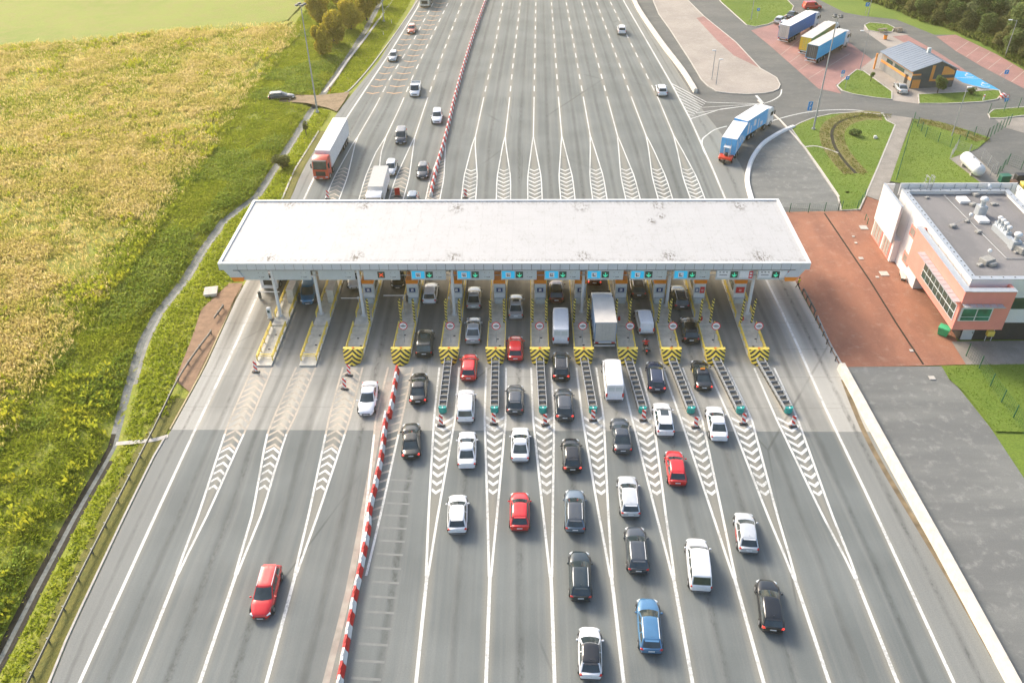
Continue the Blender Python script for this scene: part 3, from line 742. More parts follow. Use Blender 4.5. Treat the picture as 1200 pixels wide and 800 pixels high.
# ------------------------------------------------------------------ canopy
CY0, CY1 = 84.1, 100.2; CXL, CXR = -36.9, 33.05
can = thing('toll_canopy', 'long white flat canopy roof on columns spanning all toll lanes', 'canopy', (0, 0, 0))
def roofz(y): return 7.86
spts = [(G(u, v, 8).x, G(u, v, 8).y, r) for u, v, r in ((315,302,2.2),(338,240,2.),(418,300,2.2),(428,240,2.2),(532,301,2.2),(535,243,2.4),(683,300,2.2),(681,241,2.4),(785,299,2.4),(772,240,2.2),(775,252,1.4),(866,240,2.4),(893,300,3.),(764,258,1.4))]
b = MB(); b.sheet([(CXL+.3, CY0+.3), (CXR-.3, CY0+.3), (CXR-.3, CY1-.3), (CXL+.3, CY1-.3)], 7.86); b.build('roof', roof_mat(spts), can)
b = MB()
b.box((CXL+CXR)/2, CY0+.17, 7.93, CXR-CXL, .34, .16); b.box((CXL+CXR)/2, CY1-.17, 7.93, CXR-CXL, .34, .16)
b.box(CXL+.17, (CY0+CY1)/2, 7.93, .34, CY1-CY0-.7, .16); b.box(CXR-.17, (CY0+CY1)/2, 7.93, .34, CY1-CY0-.7, .16)
b.build('parapet', M_WSTEEL, can)
nT = 62; wT = (CXR-CXL)/nT
for yy, y2_ in ((CY0+.03, CY0+.1), (CY1-.03, CY1-.1)):
    b = MB()
    for k in range(nT): b.box(CXL+(k+.5)*wT, yy, 7.47, wT-.05, .06, .76)
    fa = b.build('fascia', M_FASC, can)
    b = MB(); b.box((CXL+CXR)/2, y2_, 7.47, CXR-CXL-.1, .06, .75); b.build('backing', M_DSTEEL, fa)
for s_, xe in ((1, CXL), (-1, CXR)):
    b = MB()
    for k in range(1):
        ring = lambda y: [(xe, y, 7.84), (xe+s_*1.15, y, 6.0), (xe+s_*2.7, y, 6.0), (xe+s_*2.2, y, 6.92), (xe+s_*1.6, y, 6.92), (xe+s_*1.6, y, 7.84)]
        b.loft([ring(CY0+.065), ring(CY1-.065)])
    b.build('end_fascia', M_FASC, can)
    b = MB(); ring = lambda y: [(xe+s_*1.15, y, 6.0), (xe+s_*1.45, y, 5.45), (xe+s_*2.6, y, 5.45), (xe+s_*2.7, y, 6.0)]
    b.loft([ring(CY0+.04), ring(CY1-.04)]); b.build('orange_trim', M_ORANGE, can)
b = MB(); b.box((CXL+CXR)/2, (CY0+CY1)/2, 6.98, CXR-CXL-1.5, CY1-CY0-.3, .1)
for k in range(14): b.box(CXL+2.6+k*4.98, (CY0+CY1)/2, 6.75, .22, CY1-CY0-.8, .4)
b.build('soffit', M_UNDER, can)
b = MB()
for zz in (6.55, 5.95): b.cyl((CXL+2, CY0+.62, zz), (CXR-2, CY0+.62, zz), .05, 6)
b.build('sign_rail', M_GALV, can)
ISX = [-30.5, -25.4, -20.3, -14.75, -9.2, -3.8, 1.3, 6.35, 11.4, 16.4, 21.4, 26.4]
NOSY = 74.9
COLPX = [(329,369),(376.6,367),(426.6,369),(532.5,368),(682,365),(780.8,358),(875.5,367)]
for p in COLPX:
    g = G(*p, .2); bc = MB(); bc.cyl((g.x, g.y, .2), (g.x, g.y, 7), .2, 14); bc.cyl((g.x, g.y, .2), (g.x, g.y, .26), .36, 14)
    bc.build('column', M_WSTEEL, can, 40)
    bc = MB(); bc.cyl((g.x, CY1-3, 0.2), (g.x, CY1-3, 7), .2, 12); bc.build('column', M_WSTEEL, can, 40)
# lane signs under the canopy
ordw = ['first', 'second', 'third', 'fourth', 'fifth', 'sixth', 'seventh', 'eighth', 'ninth', 'tenth', 'eleventh', 'twelfth', 'thirteenth']
spans = [(281,313),(319,363),(372,415),(425,468),(481,522),(535,579),(587,629),(638,680),(688,731),(739,782),(790,833),(840,884),(889,929)]
SY = CY0+.35
for k, (u0, u1) in enumerate(spans):
    x0 = G(u0, 324, 6.3).x; x1 = G(u1, 324, 6.3).x; cx = (x0+x1)/2; wd = x1-x0; z0, z1 = 5.5, 7.0; zc = (z0+z1)/2
    if k < 3: lab = ['blank grey lane sign panel at the left end of the canopy', 'blank grey lane sign panel, second from the left under the canopy', 'blank grey lane sign panel, third from the left under the canopy'][k]
    elif k == 3: lab = 'grey lane sign with a lit red cross'
    elif k < 11: lab = f'cyan lane sign with white symbol and green arrow, {ordw[k-4]} cyan sign from the left'
    elif k == 11: lab = 'white and red lane sign with green arrow, left one of two'
    else: lab = 'white and red lane sign with green arrow at the right end'
    t = thing('lane_sign', lab, 'lane sign', (cx, SY, zc), 0, 'lane signs hanging along the canopy edge')
    b = MB(); b.box(0, 0, 0, wd, .16, z1-z0, bev=.03); b.build('panel', M_GREYP, t)
    if 4 <= k < 11:
        b = MB(); b.box(-wd/2+.12+.75, -.1, .0, 1.5, .06, .98); cy = b.build('cyan_face', M_CYAN, t)
        b = MB(); b.box(-wd/2+.87, -.14, 0, .62, .03, .70); b.build('white_symbol', M_SIGNW, cy)
        g_ = MB()
        if k in (8, 9, 10): g_.box(-wd/2+.74, -.165, .02, .09, .02, .42); g_.box(-wd/2+.88, -.165, -.16, .3, .02, .09)
        else: g_.box(-wd/2+.74, -.165, .0, .08, .02, .34); g_.box(-wd/2+.9, -.165, -.14, .34, .02, .09); g_.box(-wd/2+.94, -.165, .08, .2, .02, .09)
        g_.build('letter', M_PLAST, cy)
        ax = -wd/2+2.2
    elif k >= 11:
        b = MB(); b.box(-wd/2+.12+.75, -.1, .05, 1.5, .06, .98); b.box(wd/2-1.0, -.1, .05, 1.2, .06, .98); wf = b.build('white_face', M_SIGNW, t)
        b = MB()
        for q in range(3): b.box(-wd/2+.45+q*.4, -.14, .35, .2, .02, .1)
        b.box(-wd/2+.85, -.14, -.05, .9, .02, .08); b.build('lettering', M_DSTEEL, wf)
        b = MB(); b.box(wd/2-.3, -.105, .0, .46, .07, 1.0); rf = b.build('red_face', M_SREDP, t)
        b = MB(); b.box(wd/2-.3, -.15, .22, .26, .02, .2); b.box(wd/2-.3, -.15, -.18, .26, .02, .2); b.build('white_mark', M_SIGNW, rf)
        ax = -wd/2+2.15
    elif k == 3: ax = -wd/2+2.15
    if k >= 3:
        b = MB(); b.box(ax, -.1, 0, .86, .06, .86); d_ = b.build('display', M_SIGNBLK, t)
        b = MB(); yy = -.15
        if k == 3:
            for s_ in (1, -1): b.add([(ax-.28, yy, -.20*s_), (ax-.20, yy, -.28*s_), (ax+.28, yy, .20*s_), (ax+.20, yy, .28*s_)], [(0, 1, 2, 3)])
            for s_ in (1,): pass
            b.build('red_cross', M_REDLED, d_)
        else:
            b.box(ax, yy, .08, .09, .02, .42)
            b.add([(ax, yy-.01, -.32), (ax-.3, yy-.01, -.02), (ax-.2, yy-.01, .06), (ax, yy-.01, -.16)], [(0, 1, 2, 3)])
            b.add([(ax, yy-.012, -.32), (ax+.3, yy-.012, -.02), (ax+.2, yy-.012, .06), (ax, yy-.012, -.16)], [(0, 1, 2, 3)])
            b.build('green_arrow', M_ARROW, d_)
    for q in (.25, .75):
        for r_ in (-.3, .3): b = MB(); b.box(wd/2-1.4+q*1.1, -.09, r_, .1, .03, .05); b.build('bracket', M_DSTEEL, t)
    if k < 11: b = MB(); b.box(wd/2-.75, -.09, -.35, .4, .03, .06); b.build('bracket', M_DSTEEL, t)

# ------------------------------------------------------------------ toll islands
def rail(mb, x, y0, y1, n, h=.85):
    for zz in (.45, .62, .85): mb.box(x, (y0+y1)/2, .2+zz-.1, .07, y1-y0, .10)
    for q in range(n):
        yy = y0+(y1-y0)*q/(n-1); mb.box(x, yy, .2+.38, .1, .1, .78)
for k, X in enumerate(ISX):
    hw = 1.08 if k > 1 else .95; nose = k > 1
    t = thing('toll_island', f'raised concrete toll island with yellow guard rails, {ordw[k]} from the left', 'toll island', (X, 0, 0), 0, 'toll islands under the canopy')
    y0 = NOSY+(.9 if nose else -.3)
    b = MB(); b.prism([(-hw, y0+1), (-hw*.75, y0), (hw*.75, y0), (hw, y0+1), (hw, 111), (.5, 113), (-.5, 113), (-hw, 111)] if nose else [(-hw, y0), (hw, y0), (hw, 111), (-hw, 111)], 0, .2); b.build('plinth', M_CONCI, t)
    b = MB(); b.box(0, 82.9, .26, hw*2-.2, 1.2, .12)
    for q in range(2): b.box(random.uniform(-.3, .5), 77.5+q*2+random.random(), .215, .25, .2, .03, 1)
    b.build('concrete_step', [M_CONCI, M_PLAST], t)
    for s_ in (-1, 1):
        b = MB(); rail(b, s_*(hw-.06), y0+.9, 82.2, 5); b.build('guard_rail', M_YEL, t)
        b = MB(); rail(b, s_*(hw-.06), 84.2, 104, 12); b.build('guard_rail', M_YEL, t)
        if nose:
            b = MB()
            for zz in (.35, .52, .75): b.cyl((s_*(hw-.06), y0+.95, .2+zz), (s_*.72, y0+.35, .2+zz), .05, 6)
            b.build('guard_rail', M_YEL, t)
    if nose:
        # sloping chevron shield at the nose, with UV in metres
        N = 9; vs = []; uv = []
        for j, (zz, yy, bul) in enumerate(((1.32, NOSY+1.35, .12), (.75, NOSY+.75, .55), (.06, NOSY+.35, .85))):
            for i in range(N):
                u_ = -1+2*i/(N-1); ww = 1.17*(1-.12*j)
                vs.append((u_*ww, yy-bul*(1-u_*u_)*.75, zz)); uv.append((u_*ww, -j*.85))
        fs = [(j*N+i, j*N+i+1, (j+1)*N+i+1, (j+1)*N+i) for j in range(2) for i in range(N-1)]
        # back edge for thickness
        b_ = len(vs); vs += [(-1.17, NOSY+1.75, 1.32), (1.17, NOSY+1.75, 1.32), (-1.05, NOSY+1.75, .1), (1.05, NOSY+1.75, .1)]
        me = bpy.data.meshes.new('nose_shield'); me.from_pydata(vs, [], fs+[tuple([b_]+list(range(0, N))+[b_+1]), (0, N, 2*N, b_+2, b_), (N-1, b_+1, b_+3, 3*N-1, 2*N-1)])
        me.materials.append(M_NOSE); me.materials.append(M_YEL)
        ul = me.uv_layers.new(name='UV')
        for p in me.polygons:
            if p.index >= len(fs): p.material_index = 1
            for li in p.loop_indices:
                vi = me.loops[li].vertex_index; ul.data[li].uv = uv[vi] if vi < len(uv) else (0, 0)
        o = bpy.data.objects.new('nose_shield', me); COL.objects.link(o); o.parent = t
        b = MB(); b.cyl((0, NOSY+1.5, 1.32), (0, NOSY+1.5, 1.42), .14, 8); b.build('lamp', M_ORANGE, o)
    else:
        b = MB(); b.box(0, y0+1.4, .75, hw*2-.2, .07, .08); b.box(0, y0+1.4, .5, hw*2-.2, .05, .06); b.build('end_rail', M_YEL, t)
# booths
for k in range(2, 12):
    X = ISX[k]+(.15 if k < 9 else -.05); yb = 87.5
    lab = f'white toll booth with orange header on the {ordw[k]} island from the left'
    t = thing('toll_booth', lab, 'toll booth', (X, yb, .2), 0, 'toll booths on the islands')
    b = MB(); b.box(0, 1.7, 1.35, 1.42, 3.4, 2.7, bev=.04); b.box(0, 1.7, .1, 1.5, 3.5, .2); b.build('cabin', M_WSTEEL, t)
    b = MB(); b.box(0, 1.7, 2.98, 1.5, 3.5, .54, bev=.03); b.build('orange_header', M_ORANGE, t)
    for s_ in (-1, 1):
        b = MB(); b.box(s_*.72, 1.8, 1.75, .03, 2.2, .95); b.build('window', M_GLASS2, t)
    b = MB(); b.box(0, -.02, 1.75, 1.3, .05, 1.0); pn = b.build('front_panel', M_GREYP, t)
    if k < 10 or k == 10:
        cx = 0 if k < 10 else -.35
        b = MB(); b.box(cx, -.06, 1.82, .78 if k < 10 else .5, .04, .6); s1 = b.build('blue_sign', M_NAVY, pn)
        b = MB(); b.box(cx, -.09, 1.82, .3, .02, .34); b.build('white_symbol', M_SIGNW, s1)
        b = MB(); b.box(cx-.04, -.105, 1.84, .05, .02, .2); b.box(cx+.03, -.105, 1.76, .16, .02, .05); b.build('letter', M_PLAST, s1)
    if k >= 10:
        b = MB(); b.box(.3 if k == 10 else 0, -.065, 1.82, .55 if k == 10 else 1.05, .05, .9 if k == 10 else .85); rs = b.build('red_sign', M_SREDP, pn)
        b = MB()
        for q in range(2): b.box(.3 if k == 10 else 0, -.10, 1.7+q*.2, .3, .02, .05)
        b.build('lettering', M_SIGNW, rs)
    b = MB(); b.box(0, -.25, .35, 1.2, .4, .7, bev=.03); b.build('base_cabinet', M_GREYP, t)
# concrete service blocks on the first two islands
for k, wd in ((0, 'first'), (1, 'second')):
    t = thing('concrete_block', f'tall beige concrete block on the {wd} island from the left', 'block', (ISX[k]+.35, 87.2, .2), 0)
    b = MB(); b.prism([(-.35, 0), (.45, .0), (.45, 2.8), (-.35, 2.8)], 0, 1.9); b.build('body', M_CONCI, t)
    b = MB(); b.box(.05, 1.4, 1.93, .9, 2.9, .06); b.build('cap', M_CONCW, t)
# ticket pillar on the first island and kiosk boxes
t = thing('ticket_machine', 'white ticket machine on the first island from the left', 'ticket machine', (*G(317, 372, .2)[:2], .2), 0)
b = MB(); b.box(0, 0, .75, .5, .45, 1.5, bev=.05); b.build('cabinet', M_WSTEEL, t)
b = MB(); b.box(0, -.24, 1.05, .3, .03, .35); b.build('screen', M_SIGNBLK, t); b = MB(); b.box(0, 0, .06, .6, .6, .12); b.build('base', M_CONCI, t)
# striped height posts, signs, barrier gates
sp = None
for k in range(2, 12):
    for s_ in (-1, 1):
        if k == 2 and s_ < 0: continue
        side = 'left' if s_ < 0 else 'right'
        lab = f'tall yellow and black striped post, {side} side of the {ordw[k]} island from the left'
        if sp is None:
            t = thing('striped_post', lab, 'post', (0, 0, .2), 0, 'striped posts on the toll islands')
            b = MB(); b.cyl((0, 0, 0), (0, 0, 3.5), .14, 10); b.build('post', M_YBSTRIPE, t, 40)
            b = MB(); b.box(0, 0, .05, .34, .34, .1); b.build('foot', M_YEL, t); sp = t
        else: t = copy_tree(sp); t['label'] = lab
        t.location = (ISX[k]+s_*(.83 if k < 9 else .66), 82.9, .2)
M_RING = mat('sign_ring_red', (.65, .03, .04), .45)
rs0 = None
for k in range(3, 12):
    lab = f'round red-rimmed white sign with black bar on the {ordw[k]} island from the left'
    if rs0 is None:
        t = thing('round_sign', lab, 'road sign', (0, 0, .2), 0, 'round signs on the toll islands')
        b = MB(); b.cyl((0, .03, 0), (0, .03, 2.0), .035, 6); b.build('pole', M_GALV, t)
        b = MB(); b.cyl((0, -.02, 2.2), (0, .02, 2.2), .52, 24); rg = b.build('rim', M_RING, t)
        b = MB(); b.cyl((0, -.03, 2.2), (0, -.021, 2.2), .42, 24); b.build('face', M_SIGNW, rg)
        b = MB(); b.box(0, -.045, 2.2, .64, .02, .1); b.box(0, -.045, 2.36, .3, .02, .035); b.box(0, -.045, 2.05, .34, .02, .035); b.build('lettering', M_PLAST, rg); rs0 = t
    else: t = copy_tree(rs0); t['label'] = lab
    t.location = (ISX[k]+(.0 if k < 8 else .45), 79.0, .2); t.rotation_euler = (R(-8), 0, R(random.uniform(-5, 5)))
gates = [(-34.4, 88.4, 1, 'on the left verge', 2.6), (ISX[2]-.75, 87.0, -1, 'at the third island, closing the lane to its left', 2.6), (ISX[3]-.6, 87.6, -1, 'at the fourth island, closing the lane to its left', 3.0)]
for x_, y_, s_, w_, L_ in gates:
    t = thing('barrier_gate', f'white barrier gate {w_}', 'barrier gate', (x_, y_, .1), 0, 'lane barrier gates')
    b = MB(); b.box(0, 0, .55, .32, .35, 1.1, bev=.04); b.build('housing', M_DSTEEL, t)
    b = MB(); b.box(s_*L_/2, 0, 1.0, L_, .06, .10); b.build('arm', M_WSTEEL, t)
for k in (2, 3, 4):
    t = thing('camera_pole', f'thin steel camera pole on the {ordw[k]} island from the left', 'camera', (ISX[k]-.55, 84.6, .2), 0, 'camera poles on the islands')
    b = MB(); b.cyl((0, 0, 0), (0, 0, 2.6), .05, 8); b.build('pole', M_GALV, t); b = MB(); b.box(0, -.1, 2.65, .16, .35, .16, bev=.03); b.build('camera_head', M_WSTEEL, t)
# traffic cone-like red lamps/extinguishers on right islands
for k in (8, 10, 11):
    t = thing('extinguisher', f'small red extinguisher on the {ordw[k]} island from the left', 'extinguisher', (ISX[k]-.35, 83.4, .2), 0, 'extinguishers on the islands')
    b = MB(); b.cyl((0, 0, 0), (0, 0, .55), .16, 10); b.build('bottle', M_REDP, t, 40); b = MB(); b.cyl((0, 0, .55), (0, 0, .72), .05, 6); b.build('valve', M_PLAST, t)
# crash cushions and hazard markers
cc = None; hm = None
def marker(label, x, y, z=0.012, rz=0., tilt=0.):
    global hm
    if hm is None:
        t = thing('hazard_marker', label, 'hazard marker', (x, y, z), rz, 'red and white hazard markers')
        b = MB(); b.box(0, 0, .06, .85, .42, .12, bev=.03); b.build('base', M_PLAST, t)
        b = MB(); b.box(0, 0, .78, .42, .08, 1.25, bev=.02); b.build('striped_panel', M_RWSTRIPE, t); hm = t
    else: t = copy_tree(hm); t['label'] = label; t.location = (x, y, z)
    t.rotation_euler = (R(tilt), 0, rz); return t
cp = [(519,483),(579.6,481.6),(636,481),(694,480),(752,481),(808.6,481.6),(866,482),(923,483)]
mp = [(517,499),(578.6,497),(639,498),(695,493),(754,493),(815,501),(871,497),(929,500)]
for k in range(8):
    e = G(*cp[k]); s_ = Vector((ISX[k+4], NOSY+.5, 0)); d = Vector((e.x, e.y, 0))-s_; Lc = d.length
    lab = f'grey ladder-like crash cushion with teal end before the {ordw[k+4]} island'
    if cc is None:
        t = thing('crash_cushion', lab, 'crash cushion', s_, 0, 'crash cushions before the islands')
        for q in (-1, 1):
            b = MB(); b.box(q*.42, -Lc/2, .62, .07, Lc, .34); b.box(q*.45, -Lc/2, .62, .04, Lc, .08); b.build('side_rail', M_GALV, t)
        for j in range(11):
            b = MB(); yy = -j*(Lc-.3)/10; b.box(0, yy-.04, .5, .82, .07, .62); b.build('diaphragm', M_GALV, t)
        b = MB()
        for j in range(10):
            yy = -(j+.55)*(Lc-.3)/10; b.box(0, yy, .4, .7, .42, .44, bev=.06)
        b.box(0, -Lc/2, .09, .8, Lc, .12); b.build('cells', mat('cushion_cells', (.10, .095, .08), .7, var=.3), t)
        b = MB(); rg = [[(.42*math.cos(a), -Lc-.02-.30*math.sin(a), z_) for a in np.linspace(0, math.pi, 9)]+[(-.42, -Lc+.05, z_), (.42, -Lc+.05, z_)] for z_ in (.12, .84)]
        b.loft(rg); ne = b.build('end_cap', M_TEAL, t)
        b = MB(); b.box(0, -Lc-.1, .85, .09, .26, .02); b.build('arrow_mark', M_SIGNW, ne); cc = t
    else: t = copy_tree(cc); t['label'] = lab; t.location = s_
    t.rotation_euler = (0, 0, math.atan2(d.x, -d.y))
    g = G(*mp[k]); marker(f'red and white hazard marker before the teal cushion of the {ordw[k+4]} island', g.x, g.y, .012, R(random.uniform(-14, 14)), -6)
for (u, v, l) in ((300, 436, 'red and white hazard marker at the tip of the leftmost island'), (409, 440, 'red and white hazard marker at the nose of the third island'), (404, 456, 'red and white hazard marker standing alone in the third gore'), (384, 233.5, 'striped hazard marker behind the canopy beside the red-cab lorry lane'), (545.5, 232, 'striped hazard marker behind the canopy right of the plastic barrier')):
    g = G(u, v); marker(l, g.x, g.y, .012, R(random.uniform(-20, 20)), -8)
for (u, v, l) in ((466, 230, 'large red lane guide board behind the canopy'),):
    g = G(u, v); t = thing('guide_board', l, 'guide board', g, .2); b = MB(); b.box(0, 0, .8, .8, .08, 1.2, bev=.03); b.build('board', M_REDP, t); b = MB(); b.box(0, 0, .08, 1.1, .5, .16, bev=.03); b.build('foot', M_PLAST, t)

# red and white plastic barrier blocks
def block_mesh(mtl):
    b = MB(); prof = [(-.27, 0), (-.27, .2), (-.14, .45), (-.10, .85), (.10, .85), (.14, .45), (.27, .2), (.27, 0)]
    b.loft([[(x_, -.56, z_) for x_, z_ in prof], [(x_, .56, z_) for x_, z_ in prof]]); b.box(0, 0, .87, .1, .3, .06)
    o = b.build('plastic_barrier', mtl); return o
bproto = [block_mesh(M_REDP), block_mesh(M_WPL)]; bused = [False, False]; bc_ = 0
def put_block(x, y, rz, front):
    global bc_
    i = bc_ % 2; bc_ += 1
    o = bproto[i] if not bused[i] else bproto[i].copy()
    if bused[i]: COL.objects.link(o)
    bused[i] = True; o.location = (x, y, .012); o.rotation_euler = (0, 0, rz+random.uniform(-.05, .05))
    c = 'red' if i == 0 else 'white'
    tag(o, f'{c} plastic barrier block in the striped row {"in front of" if front else "behind"} the canopy', 'barrier block', f'{c} barrier blocks {"in front of" if front else "behind"} the canopy')
def row(pts, front, sp_=1.17):
    pts = [Vector((p[0], p[1])) for p in pts]; acc = 0; n_ = 0
    for a, c in zip(pts, pts[1:]):
        L_ = (c-a).length; d = (c-a)/L_
        while acc < L_:
            p = a+d*acc; put_block(p.x, p.y, math.atan2(d.y, d.x)-math.pi/2, front); acc += sp_; n_ += 1
        acc -= L_
    return n_
row(smoothline(gp((465,438),(461,465),(456,490)), 3), True)
row(smoothline(gp((452,492),(448,530),(440,570),(433,600),(431,625),(422,670),(415,705),(408,745),(400,790),(394,830)), 3), True)
row(smoothline(gp((505,229),(512,197),(522,162),(532,120),(541,87),(555,42),(570,0),(580,-25)), 3), False)

# concrete barriers and guard rails
def jersey(name, px, label, cat='barrier', wd=.6, h=.85, mtl=M_CONCW):
    P_ = smoothline(gp(*px), 5)
    rings = []
    for i, p in enumerate(P_):
        d = (P_[min(i+1, len(P_)-1)]-P_[max(i-1, 0)]).normalized(); n_ = Vector((-d.y, d.x))
        rings.append([(*(p+n_*a*wd), z_) for a, z_ in ((-.5, 0), (-.45, .15), (-.34, h), (.34, h), (.45, .15), (.5, 0))])
    b = MB(); b.loft(rings); t = b.build(name, mtl); tag(t, label, cat)
    return t
jersey('concrete_barrier', [(985,432),(1050,552),(1110,661),(1185,800),(1215,856)], 'long white concrete barrier beside the lower right carriageway', wd=.9)
jersey('concrete_barrier', [(730,-20),(742,0),(751,17),(775,52),(800,85),(815,109)], 'white concrete barrier beside the far right carriageway', wd=.8, mtl=M_CONCW)
jersey('curved_kerb_wall', [(881,235),(876,215),(877,200),(882,185),(893,170),(907,160),(920,153),(930,149)], 'curved white kerb wall around the paved bay behind the canopy', wd=.8, h=.35, mtl=M_WPL)
b = MB(); add_wallstrip(b, gp((888,118),(915,142),(942,172),(962,200),(983,231)), .3, 0, .12); struct(b.build('kerb', M_CONCW))
def guardrail(label, px, sp_=2.6, h=.75, mtl=M_GALV, dbl=False, group=None):
    P_ = smoothline(gp(*px), 6); t = thing('guard_rail', label, 'guard rail', (P_[0].x, P_[0].y, 0), 0, group); o_ = P_[0]
    b = MB(); pts = [(p.x-o_.x, p.y-o_.y) for p in P_]
    L_, R_ = ribbon_pts(pts, .07)
    for za, zb in (((h-.32), h-.20), (h-.16, h-.04)):
        rings = [[(*L_[i], za), (*L_[i], zb), (*R_[i], zb), (*R_[i], za)] for i in range(len(pts))]; b.loft(rings)
    b.build('beam', mtl, t)
    acc = 0
    for a, c in zip(P_, P_[1:]):
        l_ = (c-a).length
        while acc < l_:
            p = a.lerp(c, acc/l_); m_ = MB(); m_.box(p.x-o_.x-.12, p.y-o_.y, h/2-.05, .12, .12, h); m_.box(p.x-o_.x-.05, p.y-o_.y, h-.12, .14, .1, .12); m_.build('post', M_DSTEEL, t); acc += sp_
        acc -= l_
    return t
guardrail('long steel guard rail along the lower left verge', [(249,392),(215,440),(181,508),(140,590),(95,680),(40,795),(20,838)], 3.0, mtl=M_DSTEEL)
guardrail('short dark guard rail on the brown strip beside the canopy', [(263,362),(252,377)], 1.4, mtl=M_DSTEEL)
guardrail('steel guard rail joining the white barrier at the red paving', [(986,433),(972,408),(957,375)], 1.6)
guardrail('short steel guard rail on the red paving by the canopy corner', [(955,369),(941,343)], 1.6, mtl=M_DSTEEL)
t = thing('manhole_box', 'square concrete manhole box on the left verge', 'manhole', G(248, 344), .2)
b = MB(); b.box(0, 0, .2, 1.5, 1.7, .4, bev=.04); b.build('box', M_CONCW, t); b = MB(); b.box(0, 0, .46, 1.7, 1.9, .12, bev=.03); b.build('lid', M_KERB, t)

# ------------------------------------------------------------------ cars
PAINT = {}
def paint(name, c):
    if name not in PAINT: PAINT[name] = mat('paint_'+name, c, .25, .25 if name not in ('white', 'red', 'ivory') else 0., .05, 1.5, coat=1.)
    return PAINT[name]
COLS = dict(white=(.74, .75, .76), red=(.60, .014, .016), darkred=(.11, .012, .012), black=(.010, .012, .014), blackgreen=(.018, .022, .018), grey=(.055, .066, .078), bluegrey=(.14, .19, .24), navy=(.012, .024, .06),
            darkteal=(.010, .026, .034), blue=(.07, .20, .36), silver=(.42, .44, .44), palesilver=(.56, .58, .59), brown=(.12, .09, .07), brightblue=(.02, .16, .30), orange=(.55, .14, .07), ivory=(.6, .57, .48), palegrey=(.33, .36, .37))
KIND = {  # L, W, H, belt, wsb, wst, roofrear, rearbase (fractions of L from centre), roof half width factor, rear drop
 'sedan': (4.7, 1.90, 1.44, .93, .245, .03, -.205, -.375, .70),
 'coupe': (4.5, 1.89, 1.38, .90, .225, .015, -.17, -.40, .68),
 'hatch': (4.25, 1.88, 1.50, .95, .265, .06, -.345, -.465, .71),
 'wagon': (4.75, 1.92, 1.49, .95, .25, .045, -.40, -.485, .72),
 'suv': (4.5, 1.95, 1.66, 1.06, .26, .065, -.37, -.475, .73),
 'mpv': (4.6, 1.93, 1.80, 1.08, .325, .12, -.43, -.49, .77),
 'minivan': (5.1, 1.98, 1.89, 1.08, .315, .135, -.42, -.488, .80),
 'smallvan': (4.35, 1.89, 1.84, 1.10, .315, .145, -.45, -.493, .80),
 'van': (5.9, 2.02, 2.45, 1.25, .375, .245, -.485, -.497, .84),
 'pickup': (5.3, 2.0, 2.0, 1.05, .37, .27, .07, .055, .80),
}
WHEEL = {}
def wheel(parent, x, y, r, wd=.21, side=1):
    key = (round(r, 2), wd)
    if key not in WHEEL:
        b = MB(); b.cyl((-wd/2, 0, 0), (wd/2, 0, 0), r, 18)
        o = b.build('wheel', M_BLK, parent, 40); q = MB()
        for s_ in (-1, 1): q.cyl((s_*(wd/2-.02), 0, 0), (s_*(wd/2+.012), 0, 0), r*.66, 12, r2=r*.58)
        q2 = q.build('rim', M_RIM, o, 40); WHEEL[key] = (o, q2)
    else:
        o0, r0 = WHEEL[key]; o = o0.copy(); COL.objects.link(o); o.parent = parent
        q2 = r0.copy(); COL.objects.link(q2); q2.parent = o
    o.location = (x, y, r)
